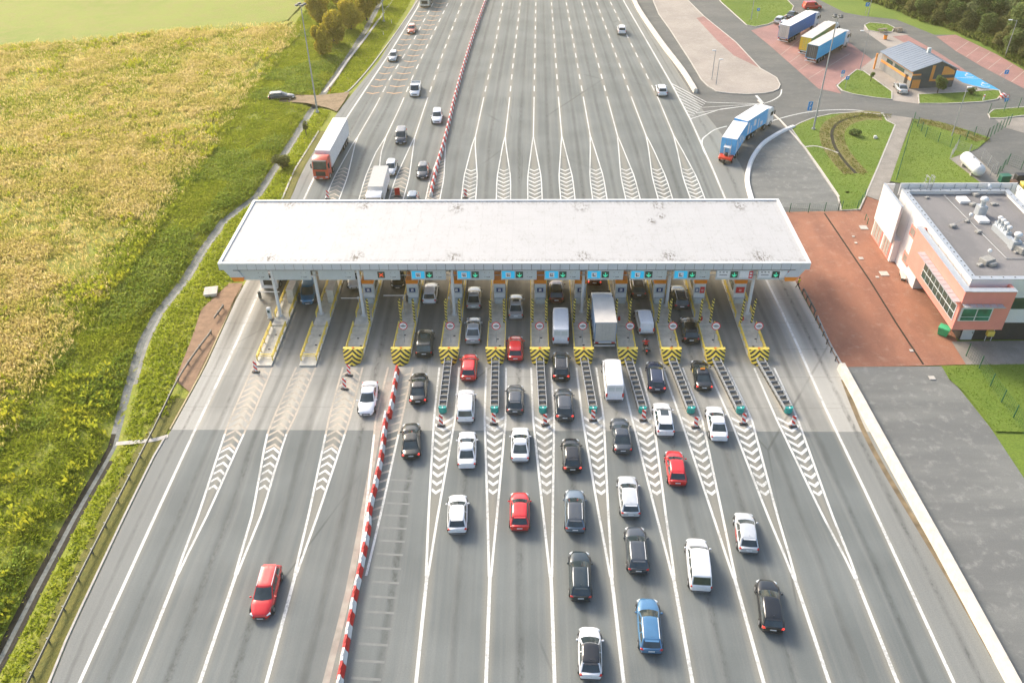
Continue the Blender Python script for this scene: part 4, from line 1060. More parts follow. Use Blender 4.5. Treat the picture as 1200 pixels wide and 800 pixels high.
def car(kind, colour, label, near, far, cat='car', toward=False, roofc=None, rails=None, lit=False, cut=0, taxi=False, decal=False, group=None, grille=True, sunroof=False, wide=1.):
    L, W, H, belt, a1, a2, a3, a4, rf = KIND[kind]
    L *= 1.06; rf -= .05 if kind not in ('van', 'smallvan') else 0
    W *= wide
    pn = G(*near, .25); pf = G(*far, .25); d = (pf-pn); d.z = 0; d.normalize()
    c = pn+d*(L/2); hd = -d if toward else d
    rz = math.atan2(hd.y, hd.x)-math.pi/2
    name = {'van': 'van', 'smallvan': 'van', 'minivan': 'minivan', 'pickup': 'pickup_truck'}.get(kind, 'parked_car' if cat == 'parked car' else 'car')
    t = thing(name, label, cat, (c.x, c.y, .012), rz, group)
    pm_ = paint(colour, COLS[colour]); rm = pm_ if roofc is None else paint(roofc, COLS[roofc])
    hw = W/2; y1, y2, y3, y4 = (q*L for q in (a1, a2, a3, a4)); van = kind in ('van', 'smallvan')
    nz = .60 if kind not in ('suv', 'mpv', 'minivan', 'van', 'pickup') else .74
    if kind == 'van': nz = .92
    tail = belt+.02 if kind not in ('sedan', 'coupe') else .93
    st = []
    def zt(y):
        if y >= y1:
            t_ = (L/2-y)/(L/2-y1); return nz+(belt-nz)*(t_**.55)
        if kind == 'pickup' and y < y4: return .95
        if y < y4: t_ = (y4-y)/(y4+L/2); return belt+(tail-belt)*t_
        return belt
    ysl = [L/2, L/2-.05, L/2-.16, L/2-.38, L/2-.7, L/2-1.0, y1+.12, y1-.25, 0, y4+.25 if y4 < -.3 else y4, -L/2+.62, -L/2+.32, -L/2+.12, -L/2+.04, -L/2]
    ysl = sorted(set(ysl), reverse=True)
    for y in ysl:
        df = L/2-y; dr = y+L/2
        fr_ = 1.15 if kind not in ('van', 'smallvan', 'pickup') else .7; fw_ = min(1, (.60 if fr_ > 1 else .74)+(.40 if fr_ > 1 else .26)*min(1, (df/fr_))**.5) if df < fr_ else 1
        rr_ = .7 if not van else .2; rw_ = min(1, (.76 if not van else .92)+(.24 if not van else .08)*min(1, (dr/rr_))**.45) if dr < rr_ else 1
        ff = hw*min(fw_, rw_)*(1-.018*(abs(y)/(L/2))**2); z1 = zt(y)-(.10 if df < .01 else .03 if df < .06 else 0)-(.10 if dr < .01 else .02 if dr < .05 else 0); zb = .22 if df > .1 and dr > .1 else .3
        hh = z1-zb; sect = [(0, z1+.02), (.5, z1+.012), (.80, z1-.02), (.93, z1-.10*min(1, hh/.5)), (.99, z1-.36*hh), (1., zb+.38*hh), (.97, zb+.12*hh), (.90, zb)]
        st.append([(ff*x_, y, z_) for x_, z_ in sect]+[(-ff*x_, y, z_) for x_, z_ in sect[:0:-1]])
    b = MB(); b.loft(st)
    # cabin rings
    bulge = .16; rb = .08 if kind not in ('van', 'smallvan', 'minivan') else .03
    def ring(lv):
        # lv: 0 belt,1 roof edge
        yF = y1+(y2-y1)*lv; yR = y4+(y3-y4)*lv; h_ = hw*(.90+(rf+.06-.90)*lv); z_ = belt-.03+(H-.07-belt+.03)*lv
        P_ = []
        for u_ in (-1, -.6, 0, .6, 1): P_.append((h_*u_*(.97 if abs(u_) == 1 else 1), yF-.22*(1-lv*.3)*(u_*u_) * (1 if abs(u_) == 1 else .9), z_))
        for s__ in (.3, .62): P_.append((h_, yF+(yR-yF)*s__, z_))
        for u_ in (1, .6, 0, -.6, -1): P_.append((h_*u_*(.97 if abs(u_) == 1 else 1), yR+rb*(u_*u_), z_))
        for s__ in (.62, .3): P_.append((-h_, yF+(yR-yF)*s__, z_))
        return P_
    r0, r1 = ring(0), ring(1)
    b.loft([r0, r1], caps=False)
    def inset(rg, k_, dz):
        cy = (y2+y3)/2; return [(x_*k_, cy+(y_-cy)*(1-(1-k_)*.55), z_+dz) for x_, y_, z_ in rg]
    body = b.build('body', pm_, t, 38)
    b = MB(); r1b = inset(r1, .935, .045); r1c = inset(r1, .78, .065); r1d = inset(r1, .4, .075)
    b.loft([r1, r1b, r1c, r1d], caps=False); b.add(r1d, [tuple(range(len(r1d)))]); roof = b.build('roof', rm, t, 50)
    if sunroof:
        zc = H+.012; b = MB(); b.box(0, (y2*.75+y3*.25), zc, hw*.85, (y2-y3)*.42, .02, bev=.01); b.build('sunroof', M_GLASS, roof)
    if kind == 'van' or van:
        b = MB()
        for q in range(4): b.box((q-1.5)*hw*.36, (y2+y3)/2, H+.005, .04, (y2-y3)*.8, .02)
        b.build('roof_ribs', pm_, roof)
    # glass patches by sampling the cabin shell
    def S(idx, s_, lv, off):
        # idx: list of ring indices forming an edge, s_ in 0..1 along it
        k_ = s_*(len(idx)-1); i = min(int(k_), len(idx)-2); f_ = k_-i
        p0 = Vector(r0[idx[i]]).lerp(Vector(r0[idx[i+1]]), f_); p1 = Vector(r1[idx[i]]).lerp(Vector(r1[idx[i+1]]), f_)
        p = p0.lerp(p1, lv); e = (Vector(r0[idx[i+1]])-Vector(r0[idx[i]])); n_ = e.cross(p1-p0).normalized()
        if n_.dot(Vector((p.x, p.y-(y2+y3)/2, 0))) < 0: n_ = -n_
        return p+n_*off
    def patch(idx, sa, sb, la, lb, nm, mt, off=.012, n_=4, sh=0):
        m_ = MB(); V_ = []
        for j in range(3):
            for i in range(n_+1):
                lv = la+(lb-la)*j/2; m0 = (sa+sb)/2; kx = 1-sh*(j/2); s2 = m0+((sa+(sb-sa)*i/n_)-m0)*kx
                V_.append(S(idx, s2, lv, off))
        m_.add(V_, [(j*(n_+1)+i, j*(n_+1)+i+1, (j+1)*(n_+1)+i+1, (j+1)*(n_+1)+i) for j in range(2) for i in range(n_)]); return m_.build(nm, mt, t, 60)
    FR = [0, 1, 2, 3, 4]; RS = [4, 5, 6, 7]; BK = [7, 8, 9, 10, 11]; LS = [11, 12, 13, 0]
    patch(FR, .05, .95, .06, .97, 'windscreen', M_GLASS, n_=8)
    if kind == 'van': patch(BK, .1, .47, .35, .8, 'rear_window', M_GREYP, n_=4); patch(BK, .53, .9, .35, .8, 'rear_window', M_GREYP, n_=4)
    elif kind == 'smallvan': pass
    else: patch(BK, .08, .92, .10 if kind != 'sedan' else .06, .90, 'rear_window', M_GLASS, n_=8)
    sides = ((.06, .32),) if van else ((.08, .36), (.39, .66), (.70, .93)) if kind in ('wagon', 'mpv', 'minivan', 'suv') else ((.1, .46), (.5, .88))
    if kind == 'pickup': sides = ((.1, .85),)
    for sa, sb in sides:
        patch(RS, sa, sb, .10, .93, 'side_window', M_GLASS, n_=2, sh=.06); patch(LS, 1-sb, 1-sa, .10, .93, 'side_window', M_GLASS, n_=2, sh=.06)
    r = .33 if kind not in ('suv', 'van', 'pickup') else .37
    ya, yb = L/2-.88, -L/2+.86
    b = MB()
    for y in (ya, yb):
        for s_ in (-1, 1): b.cyl((s_*(hw-.2), y, r+.02), (s_*(hw+.004), y, r+.02), r+.07, 16)
    b.box(0, 0, .22, W*.93, L*.55, .12); b.build('underbody', M_PLAST, t)
    for y in (ya, yb):
        for s_ in (-1, 1): wheel(t, s_*(hw-.075), y, r, .21)
    for s_ in (-1, 1):
        b = MB(); zz = nz-.02; b.add([(s_*hw*.40, L/2+.0, zz-.1), (s_*hw*.76, L/2-.10, zz-.08), (s_*hw*.88, L/2-.42, zz+.06), (s_*hw*.78, L/2-.46, zz+.10), (s_*hw*.45, L/2-.05, zz+.03)], [(0, 1, 2, 3, 4)])
        b2 = MB(); b2.box(s_*hw*.70, L/2-.26 if not van else L/2-.13, zz+.01, hw*.40, .22, .13, bev=.05, rz=-s_*.62 if not van else -s_*.3); b2.build('headlight', M_HEADL, t, 60)
        b = MB(); zt_ = (tail-.17) if kind not in ('van', 'smallvan', 'mpv', 'minivan') else belt-.2
        if kind in ('wagon', 'suv', 'hatch'): zt_ = belt-.14
        b.box(s_*hw*(.74 if not van else .86), -L/2+(.13 if not van else .05), zt_, hw*(.36 if not van else .2), .20, .18 if not van else .5, bev=.05, rz=s_*.22); b.build('tail_light', M_TAILON if lit else M_TAIL, t, 60)
        b = MB(); b.box(s_*(hw+.08), y1-.42, belt+.05, .20, .13, .14, bev=.04); b.build('mirror', M_PLAST if van else pm_, t, 60)
    b = MB(); b.box(0, L/2-.0, nz-.16, hw*.9, .08, .16, bev=.02); b.build('grille', M_PLAST, t)
    b = MB(); b.box(0, L/2+.03, .38, .5, .03, .11); b.build('license_plate', M_PLATE, t)
    b = MB(); b.box(0, -L/2-.01, (tail+.3)/2+.08, .5, .03, .11); b.build('license_plate', M_PLATE, t)
    b = MB(); b.box(0, -L/2+.05, .40, W*.84, .16, .16, bev=.05); b.build('rear_bumper', M_PLAST if kind != 'sedan' else pm_, t)
    if rails or (rails is None and kind in ('wagon', 'suv')):
        rmat = M_WSTEEL if rails == 'silver' or (rails is None) else M_PLAST
        for s_ in (-1, 1):
            b = MB(); b.box(s_*hw*(rf-.02), (y2+y3)/2, H-.0, .045, (y2-y3)*.86, .05); b.build('roof_rail', rmat, roof)
    if kind in ('hatch', 'suv', 'wagon'):
        b = MB(); b.box(0, y3-.05, H-.045, hw*rf*1.7, .18, .03); b.build('spoiler', rm, t)
    if not van: b = MB(); b.cyl((0, y3+.35, H), (0, y3+.2, H+.16), .015, 5); b.build('antenna', M_PLAST, roof)
    if taxi:
        b = MB(); b.box(0, y2-.35, H+.07, .5, .16, .12, bev=.03); b.build('taxi_sign', M_ORANGE, t)
        b = MB(); b.box(-hw-.004, .35, .75, .012, .5, .2); b.build('door_decal', M_YEL, t)
    if decal:
        b = MB(); b.add([(-hw-.006, -.3, .4), (-hw-.006, -.8, .4), (-hw-.006, -.2, .82), (-hw-.006, .3, .82)], [(0, 1, 2, 3)]); b.add([(-hw-.006, -1., .4), (-hw-.006, -1.2, .4), (-hw-.006, -.6, .82), (-hw-.006, -.4, .82)], [(0, 1, 2, 3)]); b.build('door_decal', M_REDP, t)
    if kind == 'pickup':
        b = MB(); b.box(0, -1.2, 1.0, W*.9, 2.6, .04); b.build('load_bed', M_GREYP, t)
        for s_ in (-1, 1): b = MB(); b.box(s_*W*.46, -1.2, 1.15, .05, 2.7, .35); b.build('drop_side', M_WSTEEL, t)
        b = MB(); b.box(0, -2.58, 1.15, W*.92, .05, .35); b.build('tailgate', M_WSTEEL, t)
    return t
CG = 'cars queueing for the toll booths'
C = lambda *a, **k: car(*a, **dict({'group': CG}, **k))
C('sedan', 'blackgreen', 'black sedan just below the concrete joint, nearest car to the striped barrier', (482,538), (482,497), lit=True)
C('sedan', 'black', 'black sedan with lit lamps right of the striped barrier, beside the first crash cushion', (490,474), (492,439), lit=True)
C('mpv', 'white', 'white people carrier between the first two crash cushions', (545.5,496), (547,456))
C('sedan', 'white', 'white sedan with dark rear glass behind the white people carrier', (547,549), (548,505))
C('coupe', 'white', 'white coupe behind the grey hatchback between second and third cushions', (609.5,542), (610,500))
C('hatch', 'grey', 'dark grey hatchback behind the red hatchback in the middle lane', (603.5,486), (604,449))
C('hatch', 'white', 'white hatchback alone in the lower part of the fifth lane', (536,626), (537,578))
C('hatch', 'red', 'bright red hatchback lowest in the middle lane', (609,623), (609,572))
C('wagon', 'bluegrey', 'blue-grey estate car with dark roof and pale rear', (674,625), (673,575), roofc='grey')
C('wagon', 'darkteal', 'dark teal-black estate car between the blue-grey estate and the white car with black roof', (680.5,705), (678.5,645))
C('hatch', 'white', 'white hatchback with black roof at the bottom edge', (692,797), (690.5,738), roofc='black')
C('wagon', 'grey', 'dark grey estate car behind the white estate', (748,673), (743,620), rails='silver')
C('wagon', 'blue', 'light blue estate car near the bottom', (763,767), (757.5,701))
C('minivan', 'white', 'large white minivan in the lower right queue', (821,694), (814,628), cat='minivan')
C('hatch', 'palesilver', 'silver-white hatchback with red door stripes', (877,649), (870,601), decal=True)
C('wagon', 'black', 'black estate car with lit lamps lowest on the right', (905,742), (896.5,678), lit=True, rails=False)
C('hatch', 'red', 'red hatchback below the concrete joint, right of centre', (794,570), (788,526))
C('wagon', 'palesilver', 'white-silver estate car with roof rails', (739,607), (734,561), rails='silver')
C('sedan', 'grey', 'dark grey sedan with green thing in its rear window, behind the white panel van', (730,532), (725,492))
C('hatch', 'black', 'black hatchback below the concrete joint in the middle', (671,554), (668,514), lit=True)
C('suv', 'grey', 'dark grey off-roader between third and fourth crash cushions', (662,494), (660,461), rails=False, lit=True)
C('suv', 'white', 'white off-roader with black glass roof panel', (780,512), (773.5,473), sunroof=True, rails=False)
C('sedan', 'white', 'white sedan on the right beside the seventh cushion', (843,517), (835.5,478))
C('wagon', 'navy', 'dark navy car with lit brake lamp behind the motorcycle', (770,460), (766,427), lit=True)
C('sedan', 'black', 'black taxi sedan with small orange roof sign', (825,458), (818,424), lit=True, taxi=True)
C('van', 'white', 'long white panel van behind the box lorry', (720,470), (715,428), cat='van')
C('smallvan', 'white', 'small white van ahead of the motorcycle', (757.5,392), (751.5,367), cat='van')
C('suv', 'black', 'black off-roader right of the tenth island, behind the dark grey booth car', (810,403), (805,377), rails=False)
C('wagon', 'grey', 'dark grey car at the booth on the right', (799,363), (793.5,340))
C('suv', 'brown', 'dark brown car half under the canopy ahead of the small white van', (748.5,350), (745.5,333))
C('van', 'white', 'white panel van just ahead of the black off-roader, near the booths', (657,404), (656.5,372), cat='van')
C('suv', 'black', 'black off-roader behind the white van in the lane right of centre', (657.5,447), (657,414), lit=True)
C('hatch', 'red', 'red hatchback with bright glass roof, behind the silver sedan', (604,424), (604,396), sunroof=False)
C('sedan', 'silver', 'silver sedan with dark sunroof at the middle booth', (604.5,374), (604.5,348), sunroof=True)
C('suv', 'darkred', 'dark red off-roader with black roof under the canopy edge', (652,356), (652,333), roofc='black', rails=False)
C('sedan', 'silver', 'silver sedan between the pale coupe and the red hatchback', (554,403), (555.5,374))
C('coupe', 'silver', 'silver coupe at the booth with dark rear glass', (555,363), (556,338))
C('hatch', 'red', 'red hatchback at the first crash cushion', (549,447), (551,414))
C('mpv', 'blackgreen', 'dark grey-green people carrier with ribbed roof', (497,419), (499.5,384), wide=1.05)
C('hatch', 'white', 'white hatchback at the booth of the fourth lane', (503,357), (506,334))
C('sedan', 'darkred', 'dark red car almost hidden under the canopy ahead of the box lorry', (696.5,335), (696,320), lit=True)
OG = 'oncoming cars leaving the toll'
O = lambda *a, **k: car(*a, **dict({'group': OG, 'toward': True}, **k))
O('sedan', 'white', 'white oncoming sedan left of the striped barrier', (429,487), (435.5,445))
O('wagon', 'red', 'red oncoming estate car alone at the lower left', (305,725.5), (318,675), rails='silver')
O('mpv', 'brightblue', 'bright blue oncoming people carrier under the canopy', (360.5,357), (364,335))
O('hatch', 'white', 'white oncoming car hidden under the canopy at the third island', (415,338.5), (417,325))
O('hatch', 'black', 'dark oncoming car under the canopy beside the fourth booth', (466,338), (468,325))
O('hatch', 'palesilver', 'silver-white oncoming car above the canopy, in the fourth lane', (457,206), (461,187))
O('smallvan', 'grey', 'dark grey oncoming van-like car with yellow plate', (469.5,169), (472,152))
O('hatch', 'grey', 'dark grey oncoming hatchback next to the striped barrier behind the canopy', (495,209.5), (497,192))
O('hatch', 'bluegrey', 'grey-blue oncoming car cut off by the canopy roof', (482,246), (485,228))
O('suv', 'white', 'white oncoming car beside the far striped barrier', (512,145), (513.5,128), rails=False)
O('pickup', 'white', 'white oncoming pickup truck with open load bed', (486,113), (489.5,93), cat='pickup truck')
O('hatch', 'silver', 'silver oncoming car beside the left edge line far away', (460,72), (463,60))
O('hatch', 'orange', 'orange-red oncoming car farthest on the left carriageway', (482,39.5), (484,30))
F2 = lambda *a, **k: car(*a, **dict({'group': 'cars driving away beyond the canopy'}, **k))
F2('suv', 'white', 'white off-roader driving away, farthest on the right carriageway', (729,40.5), (727,30), rails=False)
F2('suv', 'white', 'white off-roader driving away near the hatched triangle', (776.5,113), (772.5,101), rails=False)
car('sedan', 'silver', 'silver sedan parked beside the orange and grey pavilion', (1059,110), (1051,98), cat='parked car')
car('wagon', 'blackgreen', 'dark car parked on the grass at the left field track', (315,116), (333,115), cat='parked car')
car('hatch', 'palesilver', 'silver hatchback parked left of the blue lorry', (910,28), (928,15), cat='parked car')
car('sedan', 'grey', 'grey sedan parked beyond the silver hatchback by the lorries', (924,22), (941,9), cat='parked car')
car('smallvan', 'red', 'red van parked beyond the lorries', (941,10), (952,9.5), cat='parked car')
car('hatch', 'white', 'white car parked close behind the blue and white lorry', (916,33), (928,22), cat='parked car')

# ------------------------------------------------------------------ lorries
def lorry(label, n_top, f_top, ztop, cabcol, roofc, leftc, rightc, rearc, L=13.6, W=2.5, toward=False, cab=True, cat='lorry', name='lorry', base=None, baseL=None, group=None, ribs=True, axles=3, gap=.5, curtains=None):
    """n_top / f_top: pixels of the mid points of near and far upper edges of the cargo box"""
    if base: pn = G(*base[0], 0); pf = G(*base[1], 0)
    else: pn = G(*n_top, ztop); pf = G(*f_top, ztop)
    d = pf-pn; d.z = 0; Lb = L; d.normalize()
    hd = -d if toward else d
    rear = pn if not toward else pn+d*Lb            # rear of the box
    if base and toward: rear = pn+d*(Lb+2.6)
    rz = math.atan2(hd.y, hd.x)-math.pi/2
    t = thing(name, label, cat, (rear.x, rear.y, .012), rz, group)
    zb = 1.15; hw = W/2
    b = MB(); b.box(0, Lb/2, (zb+ztop-.06)/2, W-.04, Lb-.04, ztop-.06-zb); box_ = b.build('cargo_box', leftc, t)
    b = MB(); b.box(0, Lb/2, ztop-.02, W, Lb, .06, bev=.02)
    b.build('box_roof', roofc, t)
    for s_, mt in ((-1, leftc), (1, rightc)):
        b = MB(); b.box(s_*(hw-.005), Lb/2, (zb+ztop)/2-.02, .03, Lb-.16, ztop-zb-.14); pn_ = b.build('side_curtain', mt, t)
        q = MB()
        nb = int(Lb/1.2)
        for j in range(nb): q.box(s_*(hw+.014), .6+j*(Lb-1.2)/(nb-1), zb+.12, .012, .05, .25)
        q.build('straps', M_GREYP, pn_)
        if curtains:
            q = MB()
            for j, (ya_, yb_, za_, zb_) in enumerate(curtains): q.box(s_*(hw+.016), (ya_+yb_)/2, (za_+zb_)/2, .02, yb_-ya_, zb_-za_)
            q.build('curtain_graphic', M_SIGNW, pn_)
    b = MB(); b.box(0, -.0, (zb+ztop)/2, W-.2, .05, ztop-zb-.2); rd = b.build('rear_door', rearc, t)
    b = MB(); b.box(0, -.04, (zb+ztop)/2, .03, .03, ztop-zb-.25); b.box(-.4, -.04, (zb+ztop)/2, .03, .03, ztop-zb-.25); b.box(.4, -.04, (zb+ztop)/2, .03, .03, ztop-zb-.25); b.build('lock_bars', M_GALV, rd)
    b = MB(); b.box(0, .02, zb-.1, W, .12, .14); b.box(0, .05, .55, W-.1, .1, .14); b.build('rear_underrun', M_WSTEEL, t)
    for s_ in (-1, 1): b = MB(); b.box(s_*(hw-.3), -.03, zb-.1, .4, .06, .14); b.build('tail_light', M_TAIL, t)
    b = MB(); b.box(0, Lb/2, .9, 1.1, Lb-.4, .3); b.box(0, Lb*.45, .75, W-.3, 1.6, .5); b.build('chassis', M_PLAST, t)
    for j in range(axles):
        y = 1.6+j*1.3
        if axles == 1: y = 1.8
        for s_ in (-1, 1): wheel(t, s_*(hw-.2), y, .5, .36)
    if cab:
        c0 = Lb+gap; cl = 2.2; ch = min(ztop-.35, 3.75); cm = cabcol; cw = W/2-.02
        prof = [(c0, .55), (c0, ch-.25), (c0+.15, ch), (c0+cl*.55, ch+.05), (c0+cl-.38, ch-.25), (c0+cl-.03, 1.9), (c0+cl+.04, 1.6), (c0+cl+.05, .45), (c0+.3, .45)]
        b = MB(); rg = []
        for x_, k_ in ((-cw, .97), (-cw+.09, 1.), (cw-.09, 1.), (cw, .97)):
            cy_, cz_ = c0+cl/2, 2.; rg.append([(x_, cy_+(y-cy_)*k_, cz_+(z-cz_)*k_) for y, z in prof])
        b.loft(rg); cb = b.build('cab', cm, t, 30)
        p0 = Vector((0, c0+cl+.0, 1.95)); p1 = Vector((0, c0+cl-.33, ch-.42))
        b = MB(); n_ = Vector((0, .025, .01)); b.add([(-cw+.15, p0.y+.02, p0.z), (cw-.15, p0.y+.02, p0.z), (cw-.2, p1.y+.03, p1.z), (-cw+.2, p1.y+.03, p1.z)], [(0, 1, 2, 3)]); b.build('windscreen', M_GLASS, cb)
        b = MB(); b.box(0, c0+cl-.12, ch-.30, W-.25, .5, .08, bev=.03); b.build('sun_visor', M_PLAST, cb)
        b = MB(); b.box(0, c0+cl+.06, 1.25, W*.62, .06, .75, bev=.02); b.build('grille', M_PLAST, cb)
        b = MB(); b.box(0, c0+cl+.06, .58, W-.1, .16, .4, bev=.05); b.build('bumper', cm, cb)
        for s_ in (-1, 1):
            b = MB(); b.box(s_*(cw-.3), c0+cl+.13, .72, .42, .06, .2, bev=.02); b.build('headlight', M_HEADL, cb)
            b = MB(); b.box(s_*(cw+.01), c0+cl*.62, 2.35, .03, 1.0, .7); b.build('side_window', M_GLASS, cb)
            b = MB(); b.box(s_*(cw+.22), c0+cl-.25, 2.45, .18, .14, .75, bev=.04); b.build('mirror', M_PLAST, cb)
            for y in ((c0+cl-.85), c0-.9): wheel(t, s_*(hw-.17), y, .5, .34)
        b = MB(); b.box(0, c0+cl+.17, .5, .5, .03, .11); b.build('license_plate', M_PLATE, cb)
        b = MB(); b.box(0, c0-gap*.5-1.2, .85, 1.0, 4, .3); b.build('tractor_chassis', M_PLAST, t)
    return t
P_ = lambda n_, c_: paint(n_, c_)
TW = mat('tarpaulin_white', (.74, .74, .73), .5, var=.05, scale=.8); TC = mat('tarpaulin_cream', (.58, .55, .5), .6, var=.08, scale=.8)
TB = mat('tarpaulin_blue', (.01, .15, .48), .5, var=.08); TCY = mat('tarpaulin_cyan', (.03, .46, .78), .5, var=.05); TY = mat('tarpaulin_yellow', (.85, .50, .04), .5, var=.05); TO = mat('tarpaulin_ochre', (.38, .24, .05), .5, var=.08)
TD = mat('tarpaulin_dark', (.09, .10, .10), .5, var=.08); TS = mat('tarpaulin_steelblue', (.13, .22, .36), .5, var=.06); TSB = mat('tarpaulin_skyblue', (.12, .46, .80), .5, var=.06); TG = mat('tarpaulin_grey', (.42, .42, .40), .6, var=.06)
lorry('white articulated lorry with red cab coming toward the canopy', (377.5,176.5), (399,137.6), 4.0, P_('red', COLS['red']) if False else mat('paint_lorry_red', (.60, .075, .035), .35, coat=.5), TW, TW, TW, TW, toward=True, L=13.4, group=None)
lorry('white cab lorry with grey box just behind the canopy roof', (439.5,219), (444,203.3), 3.4, paint('white', COLS['white']), TG, TW, TW, TG, L=7.2, W=2.3, toward=True, axles=1)
lorry('box lorry with cream roof and blue side waiting at the booths', (710.5,378), (706.5,350), 3.9, paint('white', COLS['white']), TC, TS, TG, TG, L=5.2, W=2.5, axles=1, gap=.1)
lorry('grey-white lorry coming from the top of the left carriageway', None, None, 3.6, paint('ivory', COLS['ivory']), TG, TG, TG, TG, L=9, toward=True, axles=2, base=((498,9), (503,0)))
lorry('white lorry leaving the leftmost lane under the canopy', None, None, 3.0, paint('white', COLS['white']), TW, TG, TG, TG, L=6, W=2.3, toward=True, axles=1, base=((317.5,340), (324,328)))
lorry('parked articulated lorry with blue side curtains', (920,29.7), (949.5,14), 3.95, paint('white', COLS['white']), TW, TB, TB, TC, L=13.4, cat='lorry')
lorry('parked articulated lorry with yellow rear door', (945,44), (974.5,25.2), 3.95, paint('white', COLS['white']), TC, TO, TO, TY, L=13.4)
lorry('parked articulated lorry with cyan side curtains and dark rear door', (953.2,52.8), (985.2,35), 3.95, paint('white', COLS['white']), TC, TCY, TCY, TD, L=13.4)
cg = [(.5, 1., 1.4, 3.4), (1.6, 1.9, 1.3, 2.6), (2.6, 3.4, 2.2, 3.3), (4.2, 4.5, 1.4, 3.), (5.2, 6.0, 1.5, 2.2)]
lorry('blue and white lorry turning on the slip road, towing a matching trailer', (868.5,140.3), (893.5,124.7), 3.9, paint('white', COLS['white']), TW, TSB, TSB, TSB, L=7.6, curtains=cg, axles=2)
lorry('blue and white box trailer behind the matching lorry, forklift on its rear', (855,162.2), (868.2,142.2), 3.9, None, TW, TSB, TSB, TSB, L=7.6, cab=False, cat='trailer', name='box_trailer', curtains=cg, axles=2)
pn = G(855,162.2,3.9); pf = G(868.2,142.2,3.9); d = (pf-pn).normalized(); rz = math.atan2(d.y, d.x)-math.pi/2
t = thing('truck_forklift', 'red and white forklift carried on the rear of the blue trailer', 'forklift', (pn.x-d.x*.1, pn.y-d.y*.1, .012), rz)
b = MB(); b.box(0, -.85, .95, 2.2, 1.2, .45, bev=.1); b.box(-.8, -.5, .8, .5, 1., .7, bev=.1); b.box(.8, -.5, .8, .5, 1., .7, bev=.1); b.build('chassis', mat('forklift_red', (.75, .07, .03), .4), t)
b = MB()
for s_ in (-1, 1): b.box(s_*.5, -.25, 1.9, .12, .14, 2.1); b.box(s_*.42, -.9, 1.9, .07, .07, 1.5)
b.box(0, -.55, 2.7, 1.1, .9, .07); b.box(0, -.25, 1.4, 1.1, .1, .1); b.build('mast', M_WSTEEL, t)
b = MB(); b.box(0, -.7, 1.45, .5, .5, .5, bev=.08); b.build('seat', M_PLAST, t)
wheel(t, 0, -1.3, .4, .3); wheel(t, -1.0, -.3, .4, .25); wheel(t, 1.0, -.3, .4, .25)

# ------------------------------------------------------------------ people and the motorcycle
def skinfig(name, joints, edges, mtls, parent=None, sub=2):
    me = bpy.data.meshes.new(name); me.from_pydata([j[0] for j in joints], edges, []); o = bpy.data.objects.new(name, me); COL.objects.link(o)
    if parent: o.parent = parent
    m_ = o.modifiers.new('skin', 'SKIN')
    for sv, j in zip(me.skin_vertices[0].data, joints): sv.radius = (j[1], j[1]*(j[2] if len(j) > 2 else 1))
    me.skin_vertices[0].data[0].use_root = True
    s_ = o.modifiers.new('sub', 'SUBSURF'); s_.levels = s_.render_levels = sub
    dg = bpy.context.evaluated_depsgraph_get(); ev = bpy.data.meshes.new_from_object(o.evaluated_get(dg)); o.modifiers.clear(); o.data = ev
    for q in mtls: ev.materials.append(q)
    for p in ev.polygons: p.use_smooth = True
    return o
def limb_mats(o, fn):
    for p in o.data.polygons: p.material_index = fn(p.center)
g = G(934.5, 338)
wk = thing('person', 'person in a yellow hi-vis vest and dark trousers walking by the canopy corner', 'person', (g.x, g.y, .012), R(65))
J = [((0, 0, .95), .15, .75), ((0, .0, 1.15), .15, .7), ((0, 0, 1.38), .17, .6), ((0, 0, 1.5), .06), ((0, .02, 1.66), .10, 1.1), ((0, .02, 1.76), .08),
     ((.11, .12, .52), .07), ((.11, .20, .08), .05), ((.11, .34, .04), .04), ((-.11, -.02, .52), .07), ((-.11, -.34, .14), .05), ((-.11, -.24, .05), .04),
     ((.24, -.02, 1.36), .055), ((.28, -.14, 1.1), .045), ((.26, -.06, .88), .035), ((-.24, .0, 1.36), .055), ((-.28, .12, 1.1), .045), ((-.26, .30, .98), .035), ((.10, .02, .86), .09), ((-.10, .0, .86), .09)]
E_ = [(0, 1), (1, 2), (2, 3), (3, 4), (4, 5), (0, 18), (18, 6), (6, 7), (7, 8), (0, 19), (19, 9), (9, 10), (10, 11), (2, 12), (12, 13), (13, 14), (2, 15), (15, 16), (16, 17)]
o = skinfig('body', J, E_, [mat('dark_clothes', (.02, .022, .03), .8), M_HIVIS, M_SKIN, mat('hair', (.03, .02, .012), .8)], wk)
limb_mats(o, lambda c: 3 if c.z > 1.72 or (c.z > 1.6 and c.y < -.02) else 2 if c.z > 1.5 else 1 if c.z > .98 and abs(c.x) < .24 else 2 if (abs(c.x) > .2 and c.z < .95 and c.z > .8) else 0)
pn = G(757.5, 415, .2); pf = G(754.5, 398, .2); d = (pf-pn).normalized(); rz = math.atan2(d.y, d.x)-math.pi/2; mc = pn+d*1.05
t = thing('motorcycle', 'black touring motorcycle with panniers waiting behind the small white van', 'motorcycle', (mc.x, mc.y, .012), rz)
for y in (.75, -.7): wheel(t, 0, y, .32, .14)
b = MB(); b.loft([[(x_*s_*.5, y, z+zz) for x_, zz in ((-1, -.1), (-.8, .14), (0, .22), (.8, .14), (1, -.1), (.5, -.25), (-.5, -.25))] for y, s_, z in ((.85, .2, .75), (.5, .44, .82), (.1, .42, .8), (-.3, .34, .72), (-.9, .3, .78), (-1.05, .12, .78))]); b.build('body', M_PLAST, t, 50)
b = MB(); b.box(0, -.35, .86, .32, .75, .1, bev=.05); b.build('seat', M_BLK, t)
for s_ in (-1, 1): b = MB(); b.box(s_*.36, -.72, .66, .24, .5, .38, bev=.06); b.build('pannier', M_DSTEEL, t)
